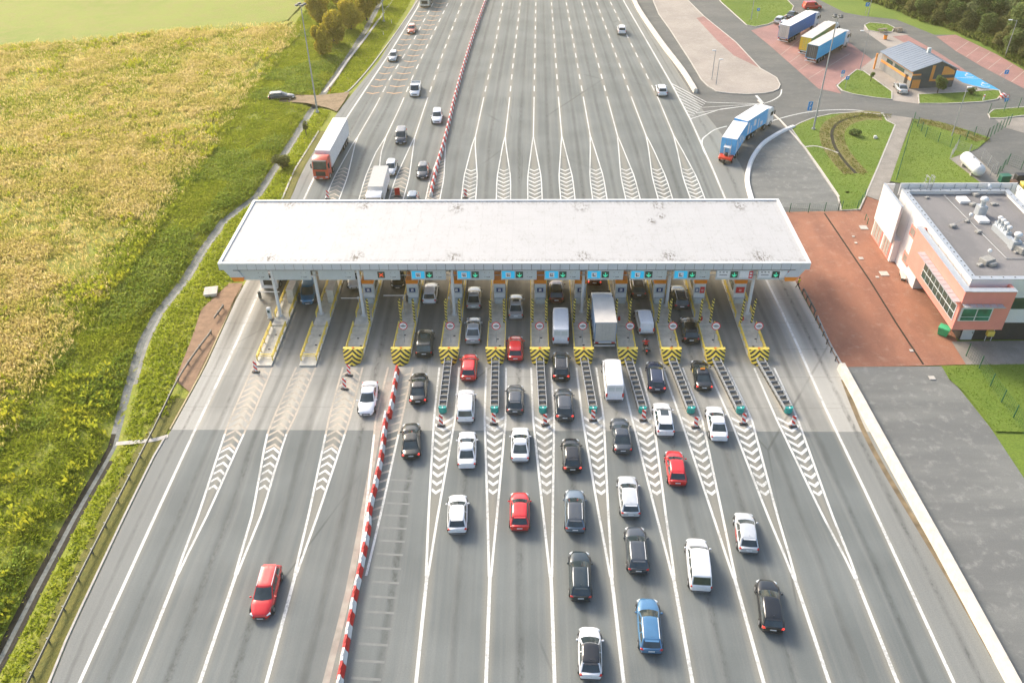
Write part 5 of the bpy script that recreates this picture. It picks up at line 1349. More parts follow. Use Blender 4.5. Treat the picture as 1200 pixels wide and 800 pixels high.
b = MB(); b.box(0, -.98, .98, .42, .36, .3, bev=.06); b.build('top_case', M_DSTEEL, t)
b = MB(); b.tube([(-.4, .35, 1.05), (-.15, .55, 1.02), (.15, .55, 1.02), (.4, .35, 1.05)], .02); b.build('handlebar', M_GALV, t)
b = MB(); b.box(0, -1.1, .72, .16, .06, .08); b.build('tail_light', M_TAILON, t)
b = MB(); b.box(0, .86, .95, .2, .1, .16, bev=.03); b.build('headlight', M_HEADL, t)
rd = thing('person', 'motorcyclist in a red jacket and dark helmet seated on the motorcycle', 'person', (mc.x, mc.y, .012), rz)
J = [((0, -.25, .98), .16, .8), ((0, -.22, 1.18), .16, .75), ((0, -.12, 1.42), .18, .65), ((0, -.08, 1.54), .07), ((0, -.04, 1.70), .13, 1.05), ((0, -.05, 1.80), .1),
     ((.2, -.12, .95), .09), ((.25, .22, .78), .08), ((.26, .0, .42), .06), ((.26, .14, .34), .05), ((-.2, -.12, .95), .09), ((-.25, .22, .78), .08), ((-.26, .0, .42), .06), ((-.26, .14, .34), .05),
     ((.24, -.1, 1.4), .065), ((.40, .08, 1.18), .05), ((.38, .34, 1.1), .045), ((-.24, -.1, 1.4), .065), ((-.40, .08, 1.18), .05), ((-.38, .34, 1.1), .045)]
E_ = [(0, 1), (1, 2), (2, 3), (3, 4), (4, 5), (0, 6), (6, 7), (7, 8), (8, 9), (0, 10), (10, 11), (11, 12), (12, 13), (2, 14), (14, 15), (15, 16), (2, 17), (17, 18), (18, 19)]
o = skinfig('body', J, E_, [MATS['dark_clothes'], mat('red_jacket', (.5, .03, .02), .6), M_PLAST], rd)
limb_mats(o, lambda c: 2 if c.z > 1.54 else 1 if c.z > 1.0 else 0)

# ------------------------------------------------------------------ lamps and signs
def mast(label, base, h, heads=4, r=.16):
    g = G(*base); t = thing('floodlight_mast', label, 'lamp post', (g.x, g.y, 0), 0, 'tall floodlight masts')
    b = MB(); b.cyl((0, 0, 0), (0, 0, h), r, 12, r2=r*.45); b.cyl((0, 0, 0), (0, 0, .3), r*2, 12); b.build('pole', M_GALV, t, 40)
    b = MB(); b.box(0, 0, h, 1.6, .1, .1); b.box(0, 0, h, .1, 1.4, .1); b.build('crossarm', M_GALV, t)
    for k in range(heads):
        a = k*2*math.pi/heads+.5; q = MB(); q.box(math.cos(a)*.7, math.sin(a)*.7, h+.1, .55, .6, .28, rz=a, bev=.06); hd = q.build('floodlight', M_DSTEEL, t)
        q = MB(); q.box(math.cos(a)*.8, math.sin(a)*.8, h-.06, .4, .45, .03, rz=a); q.build('lens', M_HEADL, hd)
mast('tall grey floodlight mast on the left verge', (372,132), 19.4)
mast('tall grey floodlight mast on the lawn by the slip road', (953,152), 19.4)
mast('tall grey mast at the top left beside the far carriageway', (450,26), 19.4)
def lamp(label, base, h, arm=(-1, 0), al=1.4):
    g = G(*base); t = thing('street_lamp', label, 'street lamp', (g.x, g.y, 0), 0, 'slim street lamps')
    b = MB(); b.cyl((0, 0, 0), (0, 0, h), .09, 8, r2=.05); b.build('pole', M_GALV, t, 40)
    b = MB(); b.cyl((0, 0, h-.05), (arm[0]*al, arm[1]*al, h+.12), .04, 6); b.build('arm', M_GALV, t)
    b = MB(); b.box(arm[0]*al, arm[1]*al, h+.12, .75, .34, .16, bev=.06); hd = b.build('lamp_head', M_WSTEEL, t)
lamp('slim street lamp on the pink lorry parking by the lawn', (1008,81), 7.6)
lamp('slim street lamp at the picnic spot near the top', (1017,19), 8.5)
lamp('slim street lamp by the pink parking at the right edge', (1177,68), 7.7)
lamp('slim street lamp behind the fenced lawn', (1115,160), 8.6, (1, 0), .4)
lamp('slim street lamp on the top lawn beside the far road', (880,24), 8.5)
lamp('short lamp pole on the beige island, left one', (834,94), 5.8, (-1, 0), .3)
lamp('short lamp pole on the beige island, right one', (839,100), 5.0, (1, 0), .3)
def bsign(label, base, h=2.3, kinds=('blue',), s_=.65, rz=0):
    g = G(*base); t = thing('road_sign', label, 'road sign', (g.x, g.y, 0), rz, 'small road signs')
    b = MB(); b.cyl((0, 0, 0), (0, 0, h+.3), .035, 6); b.build('pole', M_GALV, t)
    for k, q in enumerate(kinds):
        z_ = h-k*(s_+.05); b = MB()
        if q == 'round': b.cyl((0, -.06, z_), (0, -.03, z_), s_*.5, 16); p = b.build('sign_plate', M_RING, t); b = MB(); b.cyl((0, -.075, z_), (0, -.061, z_), s_*.36, 16); b.build('face', M_SIGNW, p)
        elif q == 'white': b.box(0, -.05, z_, s_, .03, s_*.8); b.build('sign_plate', M_SIGNW, t)
        else:
            b.box(0, -.05, z_, s_, .03, s_); p = b.build('sign_plate', mat('sign_skyblue', (.03, .27, .66), .45), t); b = MB()
            b.box(-.03, -.075, z_, .1, .02, s_*.6); b.box(.07, -.075, z_+.1*s_, .2*s_+.05, .02, .09); b.box(.12, -.0752, z_+.22*s_, .09, .02, .16*s_); b.build('symbol', M_SIGNW, p)
bsign('blue road sign on the top lawn', (887,23))
bsign('blue road sign before the hedge at the top', (1014,17), s_=.9)
bsign('blue parking sign with white plate beside the lorry parking', (985,98), kinds=('blue', 'white'))
bsign('blue parking sign at the tip of the small triangular lawn', (990,105))
bsign('tall narrow blue and white guide sign on the slip road edge', (947,136), kinds=('blue', 'blue'), s_=.8)
bsign('blue parking sign at the pink bays on the right', (1175,98), kinds=('blue',), s_=.8)
bsign('round red-rimmed sign above a blue sign at the lawn tip', (1176,127), kinds=('round', 'blue'))
t = thing('striped_bollard', 'red and white plastic barrier at the tip of the lawn strip', 'bollard', G(1174.5, 115), .3)
b = MB(); b.box(0, 0, .45, 1.1, .8, .9, bev=.2); b.build('body', M_RWSTRIPE, t); b = MB(); b.box(0, 0, .06, 1.3, 1., .12); b.build('base', M_KERB, t)
for i_, (u, v) in enumerate(((1152, 118),)):
    t = thing('bollard', 'white and red marker post on the lawn strip', 'bollard', G(u, v), 0); b = MB(); b.box(0, 0, .6, .25, .2, 1.2, bev=.04); b.build('post', M_WPL, t); b = MB(); b.box(0, 0, .9, .26, .21, .2); b.build('red_band', M_REDP, t)
for lab, (u, v) in (('small white marker post beside the top left verge', (449.5, 42)), ('small white marker post on the top left kerb', (459, 28)), ('orange marker post by the left dirt track', (387, 107))):
    t = thing('marker_post', lab, 'marker post', G(u, v), 0, 'roadside marker posts'); b = MB(); b.box(0, 0, .45, .16, .1, .9, bev=.02); b.build('post', M_WPL if 'white' in lab else M_ORANGE, t); b = MB(); b.box(0, -.01, .75, .17, .11, .12); b.build('reflector', M_PLAST, t)
t = thing('litter_bin', 'orange litter bin near the picnic tables', 'bin', G(1037, 46.5), 0); b = MB(); b.cyl((0, 0, .1), (0, 0, 1.0), .35, 12, r2=.42); b.build('body', M_ORANGE, t, 40); b = MB(); b.cyl((0, 0, 1.0), (0, 0, 1.08), .44, 12); b.build('rim', M_DSTEEL, t)
pt = None
for lab, (u, v) in (('wooden picnic table, left one of two by the small lawn', (1034, 38)), ('wooden picnic table, right one of two by the small lawn', (1052, 37))):
    if pt is None:
        WD = mat('weathered_wood', (.22, .18, .14), .8, var=.2); t = thing('picnic_table', lab, 'picnic table', (0, 0, 0), .3, 'picnic tables')
        b = MB(); b.box(0, 0, .76, 1.9, .8, .06); b.build('table_top', WD, t)
        for s_ in (-1, 1):
            b = MB(); b.box(0, s_*.75, .46, 1.9, .3, .05); b.build('bench', WD, t); b = MB(); b.box(s_*.7, 0, .4, .1, 1.6, .1); b.box(s_*.7, .3, .4, .1, .1, .75); b.box(s_*.7, -.3, .4, .1, .1, .75); b.build('frame', WD, t)
        pt = t
    else: t = copy_tree(pt); t['label'] = lab
    g = G(u, v); t.location = (g.x, g.y, .02)

# ------------------------------------------------------------------ service building
BX0, BX1, BY0, BY1, BH = 49.35, 63.2, 79.3, 101.2, 8.8
M_WCLAD = mat('white_cladding', (.76, .75, .73), .45, var=.03, scale=.6); M_PINKW = mat('pink_render', (.80, .28, .22), .7, var=.05, scale=.8)
M_DARKW = mat('dark_plinth', (.035, .034, .036), .7, var=.15); M_ROOFG = paved('flat_roof_felt', (.235, .225, .22), (.185, .18, .18), (.31, .30, .29), .25, (1, .3, 1), amt=.35); M_ROOFG = MATS['flat_roof_felt']
M_METALP = mat('parapet_metal', (.45, .48, .50), .4, .3, var=.06); M_BLUEP = mat('pale_blue_cladding', (.50, .56, .61), .45, var=.05)
sb = thing('service_building', 'white flat-roofed building with pink corner bay and roof vents beside the red paving', 'building', (0, 0, 0))
b = MB(); b.box((BX0+BX1)/2, (BY0+BY1)/2, 2.9+(BH-.5-2.9)/2, BX1-BX0, BY1-BY0, BH-.5-2.9)
b.box((BX0+BX1)/2, BY1-5.2, 1.45, BX1-BX0, 10.4, 2.9); b.build('wall', M_WCLAD, sb)
b = MB()
for q in range(1, 10): b.box(BX0-.008, BY0+q*2.2, 5.6, .016, .05, 5.2)
b.build('cladding_joints', M_GREYP, sb)
b = MB(); b.box((BX0+BX1)/2+.7, (BY0+BY1-10.4)/2+.3, 1.45, BX1-BX0-1.4, BY1-10.4-BY0-.6, 2.88); b.build('ground_floor', M_DARKW, sb)
b = MB(); b.box(BX1+8, 88, 4, 15.9, 17, 8); b.build('east_wing', M_BLUEP, sb); b = MB(); b.box(BX1+8, 88, 1.5, 15.96, 17.06, 3.0); b.build('ground_floor', M_DARKW, sb)
b = MB(); b.box(BX1+8, 88, 8.03, 15.3, 16.4, .06); b.box(BX1+5, 98.5, 8.6, 9, 3, 1.2); b.build('east_roof', M_WCLAD, sb)
b = MB(); b.box((BX0+BX1)/2, (BY0+BY1)/2, BH-.47, BX1-BX0-.9, BY1-BY0-.9, .06); rfm = b.build('roof', M_ROOFG, sb)
b = MB(); zt_ = BH-.25
b.box(BX0+.25, (BY0+BY1)/2, zt_, .5, BY1-BY0, .5); b.box(BX1-.25, (BY0+BY1)/2, zt_, .5, BY1-BY0, .5); b.box((BX0+BX1)/2, BY0+.25, zt_, BX1-BX0-1.0, .5, .5); b.box((BX0+BX1)/2, BY1-.25, zt_, BX1-BX0-1.0, .5, .5)
b.build('parapet', M_WCLAD, sb)
b = MB(); zz = BH+.03
b.box(BX0+.3, (BY0+BY1)/2, zz, .7, BY1-BY0+.1, .06); b.box(BX1-.3, (BY0+BY1)/2, zz, .7, BY1-BY0+.1, .06); b.box((BX0+BX1)/2, BY0+.3, zz, BX1-BX0-1.3, .7, .06); b.box((BX0+BX1)/2, BY1-.3, zz, BX1-BX0-1.3, .7, .06); b.build('coping', M_METALP, sb)
b = MB()
for q in np.arange(BY0+.8, BY1, 1.0): b.box(BX0+.35, q, zz+.06, .12, .12, .08)
for q in np.arange(BY0+1, BY1, 1.6): b.box(BX1-.35, q, zz+.06, .12, .12, .08)
for q in np.arange(BX0+1, BX1, 1.3): b.box(q, BY1-.35, zz+.06, .12, .12, .08); b.box(q, BY0+.35, zz+.06, .1, .1, .08)
b.build('coping_studs', M_DSTEEL, sb)
b = MB(); b.box((BX0+BX1)/2+.6, BY1+.5, 8.6, BX1-BX0+1.4, .12, 1.7); b.box(BX1+1.1, (BY0+BY1)/2+3, 8.6, .12, 15.8, 1.7); sc_ = b.build('roof_screen', M_WCLAD, sb)
for q in np.arange(BX0+1, BX1+1, 1.5): b = MB(); b.box(q, BY1+.40, 8.6, .09, .1, 1.6); b.build('screen_post', M_METALP, sc_)
for q in np.arange(BY0+6, BY1, 1.5): b = MB(); b.box(BX1+1.0, q, 8.6, .1, .09, 1.6); b.build('screen_post', M_METALP, sc_)
# white screen panel at the northwest corner, tall windows below
b = MB(); b.box(48.05, 100.4, 5.75, .22, 6.6, 5.3); b.box(48.7, 103.6, 5.75, 1.4, .2, 5.3); wp = b.build('screen_wall', M_WCLAD, sb)
b = MB(); b.box(48.05, 97.05, 5.75, .24, .1, 5.32); b.box(48.05, 100.4, 8.43, .3, 6.7, .06); b.build('metal_edge', M_METALP, wp)
b = MB(); b.box(48.95, 101.0, 1.62, .78, 7.4, 3.2); b.build('lobby_wall', M_WCLAD, sb)
for yw, wd_ in ((102.7, 3.2), (99.2, 2.6)):
    b = MB(); b.box(48.53, yw, 1.55, .1, wd_, 2.9); f_ = b.build('tall_window', M_PINKW, sb)
    b = MB()
    for q in range(3): b.box(48.46, yw-wd_/2+.35+(wd_-.3)/3*(q+.35), 1.6, .04, (wd_-.6)/3-.08, 2.5)
    b.build('pane', mat('window_blind', (.36, .35, .31), .4, var=.15), f_)
for (yw, z_) in ((94.8, 6.0), (94.6, 2.2)):
    b = MB(); b.box(BX0-.04, yw, z_, .12, 1.8, 1.5); f_ = b.build('small_window', M_PINKW, sb); b = MB(); b.box(BX0-.11, yw, z_, .04, 1.3, .95); b.build('pane', mat('small_pane', (.30, .26, .22), .3, var=.2), f_)
# pink bay
PX0, PX1, PY0, PY1 = 48.25, 53.9, 77.75, 92.2
b = MB(); b.box(PX0+.16, (PY0+PY1)/2, 5.6, .32, PY1-PY0, 5.2); b.box((PX0+.33+PX1)/2, PY0+.16, 5.6, PX1-PX0-.33, .32, 5.2); b.box(PX1-.16, PY0+.95, 5.6, .32, 1.25, 5.2); b.box(PX0+.95, PY1-.16, 5.6, 1.25, .32, 5.2)
b.box((PX0+PX1)/2+.1, PY0+.95, 3.06, PX1-PX0-.75, 1.24, .12); b.box(PX0+.7, (PY0+PY1)/2, 3.06, .75, PY1-PY0-.7, .12); bay = b.build('pink_bay', M_PINKW, sb)
b = MB(); b.box(PX0+.3, (PY0+PY1)/2, 8.23, .8, PY1-PY0+.1, .06); b.box((PX0+.7+PX1)/2, PY0+.3, 8.23, PX1-PX0-.65, .8, .06); b.build('coping', M_METALP, bay)
b = MB(); b.box(PX0+.9, (PY0+PY1)/2, 7.7, .62, PY1-PY0-.8, .05); b.build('gutter_roof', mat('gutter_felt', (.28, .25, .21), .9), bay)
b = MB(); b.box(PX0-.02, 83.0, 4.95, .1, 9.4, 2.1); wf = b.build('ribbon_window', M_WSTEEL, bay)
for q in range(8):
    for z_ in (4.45, 5.45): b = MB(); b.box(PX0-.09, 78.95+q*1.16, z_, .04, 1.0, .84); b.build('pane', M_GLASS2, wf)
b = MB(); b.box(PX0+2.0, PY0-.02, 5.15, 3.5, .1, 1.75); wf = b.build('ribbon_window', M_WSTEEL, bay)
M_GR = mat('green_glass', (.02, .16, .11), .12, var=.5, scale=.9, coat=.5)
for q in range(2):
    b = MB(); b.box(PX0+1.2+q*1.65, PY0-.09, 5.4, 1.5, .04, 1.0); b.build('pane', M_GR, wf); b = MB(); b.box(PX0+1.2+q*1.65, PY0-.09, 4.6, 1.5, .04, .42); b.build('pane', M_GR, wf)
b = MB(); 
for q in range(12): b.box(PX0-.45, 78.3+q*.9, 6.75, .8, .8, .05)
b.box(PX0-.85, 83.2, 6.75, .08, 10.8, .1); b.build('sun_shade', M_METALP, bay)
b = MB()
for q in range(6): b.box(PX0+.4+q*.75, PY0-.45, 6.6, .66, .7, .05)
b.box(PX0+2.2, PY0-.82, 6.6, 4.7, .08, .1); b.build('sun_shade', M_METALP, bay)
b = MB(); b.box(51.6, 79.86, 1.15, 1.3, .1, 2.2); d_ = b.build('door', M_GREYP, sb); b = MB(); b.box(52.1, 79.78, 1.1, .08, .06, .2); b.build('handle', M_DSTEEL, d_)
b = MB(); b.box(60, BY0-.04, 5.6, 11, .06, 1.5); b.build('window', M_GLASS2, sb)
# roof equipment
def R9(x_, y_): return G(1020+x_/6.667, 200+y_/6.667, BH-.44)   # points of the enlarged roof view
zr = BH-.44
for u, v in ((720,240),(868,392)):
    p = R9(u, v); b = MB(); b.box(p.x, p.y, zr+.2, 1.3, 1.5, .4, bev=.04); sk = b.build('skylight', M_WCLAD, sb)
def vent(x_, y_, h=1.3, r=.28):
    h *= 1.15; r *= 1.15
    b = MB(); b.box(x_, y_, zr+h*.3, r*2.4, r*2.4, h*.6); b.cyl((x_, y_, zr+h*.6), (x_, y_, zr+h), r*.7, 12); v_ = b.build('roof_vent', M_METALP, sb, 40)
    b = MB(); b.sphere((x_, y_, zr+h), r*1.15, 12, sz=.7); b.build('vent_cap', M_WSTEEL, v_, 60)
p = R9(850, 345); vent(p.x, p.y, 1.9, .38)
for u, v in ((985,455),(1008,475),(1032,500),(1055,530)): p = R9(u, v); vent(p.x, p.y, 1.35, .24)
p = R9(1115, 605); vent(p.x, p.y, 1.6, .36)
a = R9(950, 455); c = R9(1100, 600); b = MB(); d = (c-a); b.box((a.x+c.x)/2+.2, (a.y+c.y)/2, zr+.35, .7, d.length, .7, rz=math.atan2(d.y, d.x)-math.pi/2); b.build('duct', M_METALP, sb)
for u, v in ((765,405),(910,690)):
    p = R9(u, v); b = MB(); b.cyl((p.x, p.y, zr), (p.x, p.y, zr+1.0), .04, 6); q_ = b.build('antenna_pole', M_GALV, sb); b = MB(); b.sphere((p.x, p.y, zr+1.1), .24, 10); b.build('antenna_dome', M_WSTEEL, q_, 60)
for u, v, s_ in ((640,440,.6),(750,400,.45),(842,485,.55),(797,272,.6),(820,195,.6),(955,268,.5),(985,268,.35),(905,720,1.1),(945,740,.7),(852,742,.5),(440,216,.4),(1135,642,.4),(1185,630,1.3)):
    p = R9(u, v); b = MB(); b.box(p.x, p.y, zr+s_*.3, s_*1.3, s_, s_*.6, bev=.06, rz=.4); b.box(p.x+s_*.5, p.y+.2, zr+s_*.2, s_*.6, s_*.5, s_*.4, bev=.04); b.build('roof_unit', mat('roof_unit_grey', (.33, .32, .29), .6, var=.25, scale=4), sb)
b = MB(); pts = [R9(572,195), R9(1062,692), R9(1290,690)]; b.tube([(q.x, q.y, zr+.1) for q in pts], .05); b.tube([(q.x, q.y, zr+.3) for q in (R9(640,430), R9(775,375))], .03); b.build('cable_tray', M_GALV, sb)
b = MB(); lx, ly = R9(425, 150).x, BY1-.3
for s_ in (-.3, .3): b.tube([(lx+s_, ly, zr), (lx+s_, ly, zr+2.2), (lx+s_, ly+1.0, zr+2.2), (lx+s_, ly+1.0, zr-1)], .035)
for q in range(5): b.tube([(lx-.3, ly, zr+.4+q*.4), (lx+.3, ly, zr+.4+q*.4)], .02); b.tube([(lx-.5, ly+1.0, zr+.2+q*.5), (lx-.5, ly+.2, zr+.2+q*.5), (lx+.5, ly+.2, zr+.2+q*.5), (lx+.5, ly+1., zr+.2+q*.5)], .02)
b.build('roof_ladder', M_GALV, sb)
p = R9(905, 190); b = MB(); b.cyl((p.x, p.y, zr), (p.x, p.y, zr+1.1), .04, 6); q_ = b.build('antenna_pole', M_GALV, sb); b = MB(); b.cyl((p.x-.02, p.y-.05, zr+1.2), (p.x+.1, p.y-.2, zr+1.3), .42, 16, r2=.3); b.build('satellite_dish', M_WSTEEL, q_, 40)
# small things around the building
t = thing('rubbish_container', 'open green rubbish bin beside the dark building base', 'bin', G(1104.5, 392), .9)
b = MB(); b.loft([[(-.42, -.5, .1), (.42, -.5, .1), (.42, .5, .1), (-.42, .5, .1)], [(-.5, -.62, 1.05), (.5, -.62, 1.05), (.5, .62, 1.05), (-.5, .62, 1.05)]]); b.build('body', mat('bin_green', (.04, .40, .16), .5), t); b = MB(); b.box(0, 0, 1.1, 1.1, 1.3, .08, bev=.03); b.build('lid', mat('bin_lid_green', (.08, .5, .24), .5), t)
t = thing('yellow_box', 'yellow grit box on steel posts by the building door', 'box', G(1157, 399), 0)
b = MB(); b.box(0, 0, 1.1, .8, .5, .7, bev=.04); b.build('body', M_YEL, t); b = MB(); b.cyl((.35, 0, 0), (.35, 0, 2.2), .04, 6); b.cyl((-.35, 0, 0), (-.35, 0, 1.), .04, 6); b.build('posts', M_WSTEEL, t)
t = thing('bench', 'small beige bench against the white building wall', 'bench', G(1057, 325.5), R(-12))
b = MB(); b.box(0, 0, .45, .6, 1.9, .08); b.build('seat', M_CONCI, t)
for s_ in (-.7, .7): b = MB(); b.box(0, s_, .2, .5, .15, .4); b.build('leg', M_DSTEEL, t)
t = thing('gas_tank', 'large white horizontal gas tank behind the building', 'tank', (70.85, 124.8, 0), R(0))
b = MB(); rg = []
for y, r_ in ((-3.0, .25), (-2.9, .6), (-2.65, .88), (-2.3, .95), (2.3, .95), (2.65, .88), (2.9, .6), (3.0, .25)): rg.append([(r_*math.cos(a), y, 1.35+r_*math.sin(a)) for a in np.linspace(0, 2*math.pi, 17)[:-1]])
b.loft(rg); b.build('shell', M_WSTEEL, t, 50)
for y in (-1.7, 1.7): b = MB(); b.box(0, y, .3, 1.5, .3, .6); b.build('saddle', M_KERB, t)
b = MB(); b.cyl((0, -2.2, 2.25), (0, -2.2, 2.5), .16, 8); b.cyl((0, .3, 2.25), (0, .3, 2.45), .22, 8); b.build('valve_dome', M_GALV, t)
for lab, (u, v), mt, sx in (('dark green wheeled container behind the building', (1175, 215), mat('container_green', (.02, .13, .08), .5), 1.5), ('black wheeled container behind the building', (1193, 214), M_PLAST, 1.5), ('yellow recycling bin at the right edge', (1197, 224), M_YEL, .8), ('brown recycling bin behind the building', (1185, 222), mat('bin_brown', (.10, .05, .025), .6), .8)):
    g = G(u, v); t = thing('waste_container', lab, 'bin', (g.x, g.y, .12), .1, 'bins behind the building'); b = MB(); b.box(0, 0, .7, sx, 1., 1.1, bev=.06); b.build('body', mt, t); b = MB(); b.box(0, 0, 1.3, sx+.08, 1.08, .1, bev=.03); b.build('lid', mt, t)
    for s_ in (-1, 1): b = MB(); b.cyl((s_*sx*.4, -.35, .1), (s_*sx*.4, -.2, .1), .1, 8); b.build('wheel', M_BLK, t)
# wire fences
def fence(label, px, h=1.8, sp_=2.5, mtl=M_GREENP, solid=False, wires=True, cat='fence'):
    P_ = [Vector(G(*q)) for q in px]; o_ = P_[0].copy(); t = thing('wire_fence', label, cat, (o_.x, o_.y, 0.0))
    pts = [(p.x-o_.x, p.y-o_.y) for p in P_]
    for (a, c) in zip(P_, P_[1:]):
        n_ = max(1, round((c-a).length/sp_))
        for j in range(n_+1):
            if j == 0 and a != P_[0]: continue
            p = a.lerp(c, j/n_)-o_; b = MB(); b.box(p.x, p.y, h/2, .09, .09, h+.1); b.build('post', mtl, t)
    b = MB()
    for (a, c) in zip(pts, pts[1:]):
        L_ = math.dist(a, c)
        for z_ in np.linspace(.1, h-.05, 6): b.cyl((*a, z_), (*c, z_), .010, 3, cap=False)
        m_ = int(L_/.3)
        for j in range(m_):
            x_ = a[0]+(c[0]-a[0])*j/m_; y_ = a[1]+(c[1]-a[1])*j/m_; b.cyl((x_, y_, .08), (x_, y_, h), .007, 3, cap=False)
    b.build('wire_mesh', mtl, t, flip=False)
fence('green wire fence on the lower right lawn', [(1132,417),(1147,432),(1160,453),(1173,472),(1187,490),(1215,530)])
fence('green wire fence beside the footpath and around the fenced lawn', [(1050,212),(1070,143),(1084,161),(1099,167),(1113,173),(1122,170),(1141,160),(1156,163)])
fence('dark fence at the top edge of the red paving', [(925,249),(947,249),(966,248),(982,247)], 1.5)
fence('green fence beside the small lawn by the red paving', [(982,247),(986,246),(1004,246),(1013,232)], 1.5)
fence('green swinging gate fence on the right lane', [(1156,163),(1182,147)], 2.0, 1.5)
fence('thin green fence on the right edge beyond the lane', [(1158,134),(1176,131),(1193,127),(1210,127)], 2.)
fence('grey mesh fence around the gas tank', [(1113,187),(1120,176),(1150,187),(1166,203),(1160,206)], 1.8, 2.5, M_GALV)
fence('green fence behind the bins at the right edge', [(1168,208),(1180,193),(1196,199),(1212,204)], 1.9)
t = thing('handrail', 'two short dark posts with rail on the red paving by the building', 'handrail', G(1013.5, 258)); b = MB(); b.box(0, 0, .5, .08, .08, 1.0); b.build('post', M_GREENP, t); g2 = G(1016, 263)-G(1013.5, 258); b = MB(); b.box(g2.x, g2.y, .5, .08, .08, 1.0); b.build('post', M_GREENP, t); b = MB(); b.cyl((0, 0, .95), (g2.x, g2.y, .95), .03, 6); b.build('rail', M_GREENP, t)

# ------------------------------------------------------------------ pavilion
o0 = Vector((74.3, 161.5, 0)); ex = Vector((.996, .09, 0)); ey = Vector((-.17, .985, 0)); PWd, PLn = 8.6, 11.8
pv = thing('pavilion', 'grey and orange service pavilion with a grey pitched roof', 'building', o0)
def Q(a, b_, z): p = ex*a+ey*b_; return (p.x, p.y, z)
M_PGREY = mat('pavilion_grey_panels', (.085, .095, .105), .5, var=.12, scale=1.2); M_PLG = mat('pavilion_light_panels', (.30, .29, .27), .6, var=.08, scale=1); M_PROOF = mat('pavilion_roof_sheet', (.22, .26, .31), .45, .2, var=.05, scale=.7); M_PORA = mat('pavilion_orange', (.80, .33, .08), .5, var=.04)
RID = 5.0; zl, zr2, zp = 3.4, 3.5, 5.1
b = MB(); fr = [Q(0, 0, 0), Q(PWd, 0, 0), Q(PWd, 0, zr2), Q(RID, 0, zp), Q(0, 0, zl)]; bk = [Q(0, PLn, 0), Q(PWd, PLn, 0), Q(PWd, PLn, zr2), Q(RID, PLn, zp), Q(0, PLn, zl)]
b.add(fr+bk, [(0, 1, 2, 3, 4), (9, 8, 7, 6, 5), (1, 6, 7, 2)]); b.add([Q(0, 0, 0), Q(0, 0, zl), Q(0, PLn, zl), Q(0, PLn, 0)], [(0, 1, 2, 3)], 1); pw = b.build('wall', [M_PGREY, M_PLG], pv)
b = MB()
def slab(a0, z0, a1, z1):
    lo = [Q(a0, -.25, z0), Q(a1, -.25, z1), Q(a1, PLn+.25, z1), Q(a0, PLn+.25, z0)]; up = [(x_, y_, z_+.16) for x_, y_, z_ in lo]
    b.add(lo+up, [(0, 3, 2, 1), (4, 5, 6, 7), (0, 1, 5, 4), (1, 2, 6, 5), (2, 3, 7, 6), (3, 0, 4, 7)])
slab(-.45, zl+.02-.14, RID, zp+.03); slab(RID, zp+.03, PWd+.35, zr2-.1); rfo = b.build('roof', M_PROOF, pv)
b = MB()
for q in range(14): 
    a_ = Q(-.4+.0, .2+q*.88, zl+.06); c_ = Q(RID-.1, .2+q*.88, zp+.2); b.cyl(a_, c_, .03, 4)
b.build('roof_seams', M_PROOF, rfo)
b = MB(); p = Q(RID+.2, PLn*.42, 0); b.box(p[0], p[1], zp+.5, .6, .6, 1.1); b.build('chimney', M_GREYP, rfo)
def fpan(a0, a1, z0, z1, mt, nm='orange_panel', poly=None):
    b = MB(); pts = poly or [(a0, z0), (a1, z0), (a1, z1), (a0, z1)]
    f_ = [Q(a, -.05, z) for a, z in pts]; k_ = [Q(a, .02, z) for a, z in pts]; n_ = len(pts)
    b.add(f_+k_, [tuple(range(n_))]+[(i, (i+1) % n_, n_+(i+1) % n_, n_+i) for i in range(n_)]); return b.build(nm, mt, pw)
fpan(.3, 1.9, 0, 1.7, M_PORA); fpan(0, 1.7, 2.55, 2.85, M_PORA); fpan(3.6, 4.2, 1.5, 4.4, M_PORA); fpan(3.6, 5.2, 1.3, 1.7, M_PORA); fpan(5.5, 8.5, 1.35, 1.85, M_PORA); fpan(0, 0, 0, 0, M_PORA, poly=[(5.8, 2.5), (8.3, 2.5), (8.3, 3.2), (6.6, 4.1), (5.9, 4.15)])
def span(b0, b1, z0, z1, mt, nm):
    b = MB(); f_ = [Q(-.05, y, z) for y, z in ((b0, z0), (b1, z0), (b1, z1), (b0, z1))]; k_ = [Q(.02, y, z) for y, z in ((b0, z0), (b1, z0), (b1, z1), (b0, z1))]
    b.add(f_+k_, [(0, 1, 2, 3), (0, 1, 5, 4), (1, 2, 6, 5), (2, 3, 7, 6), (3, 0, 4, 7)]); return b.build(nm, mt, pw)
span(0, PLn-.2, 1.5, 1.95, M_PORA, 'orange_band'); span(0, PLn-.6, 2.95, 3.25, M_PORA, 'orange_band'); span(3., 6.5, 2.1, 2.75, M_GLASS2, 'window'); span(7.4, 9.6, 2.1, 2.75, M_GLASS2, 'window'); span(1.2, 2.2, 0, 2.2, M_PLAST, 'door')
b = MB(); b.box(*Q(-1.2, PLn-.3, 1.6)[:2], 1.6, .3, .3, 3.2); b.build('orange_post', M_PORA, pv)

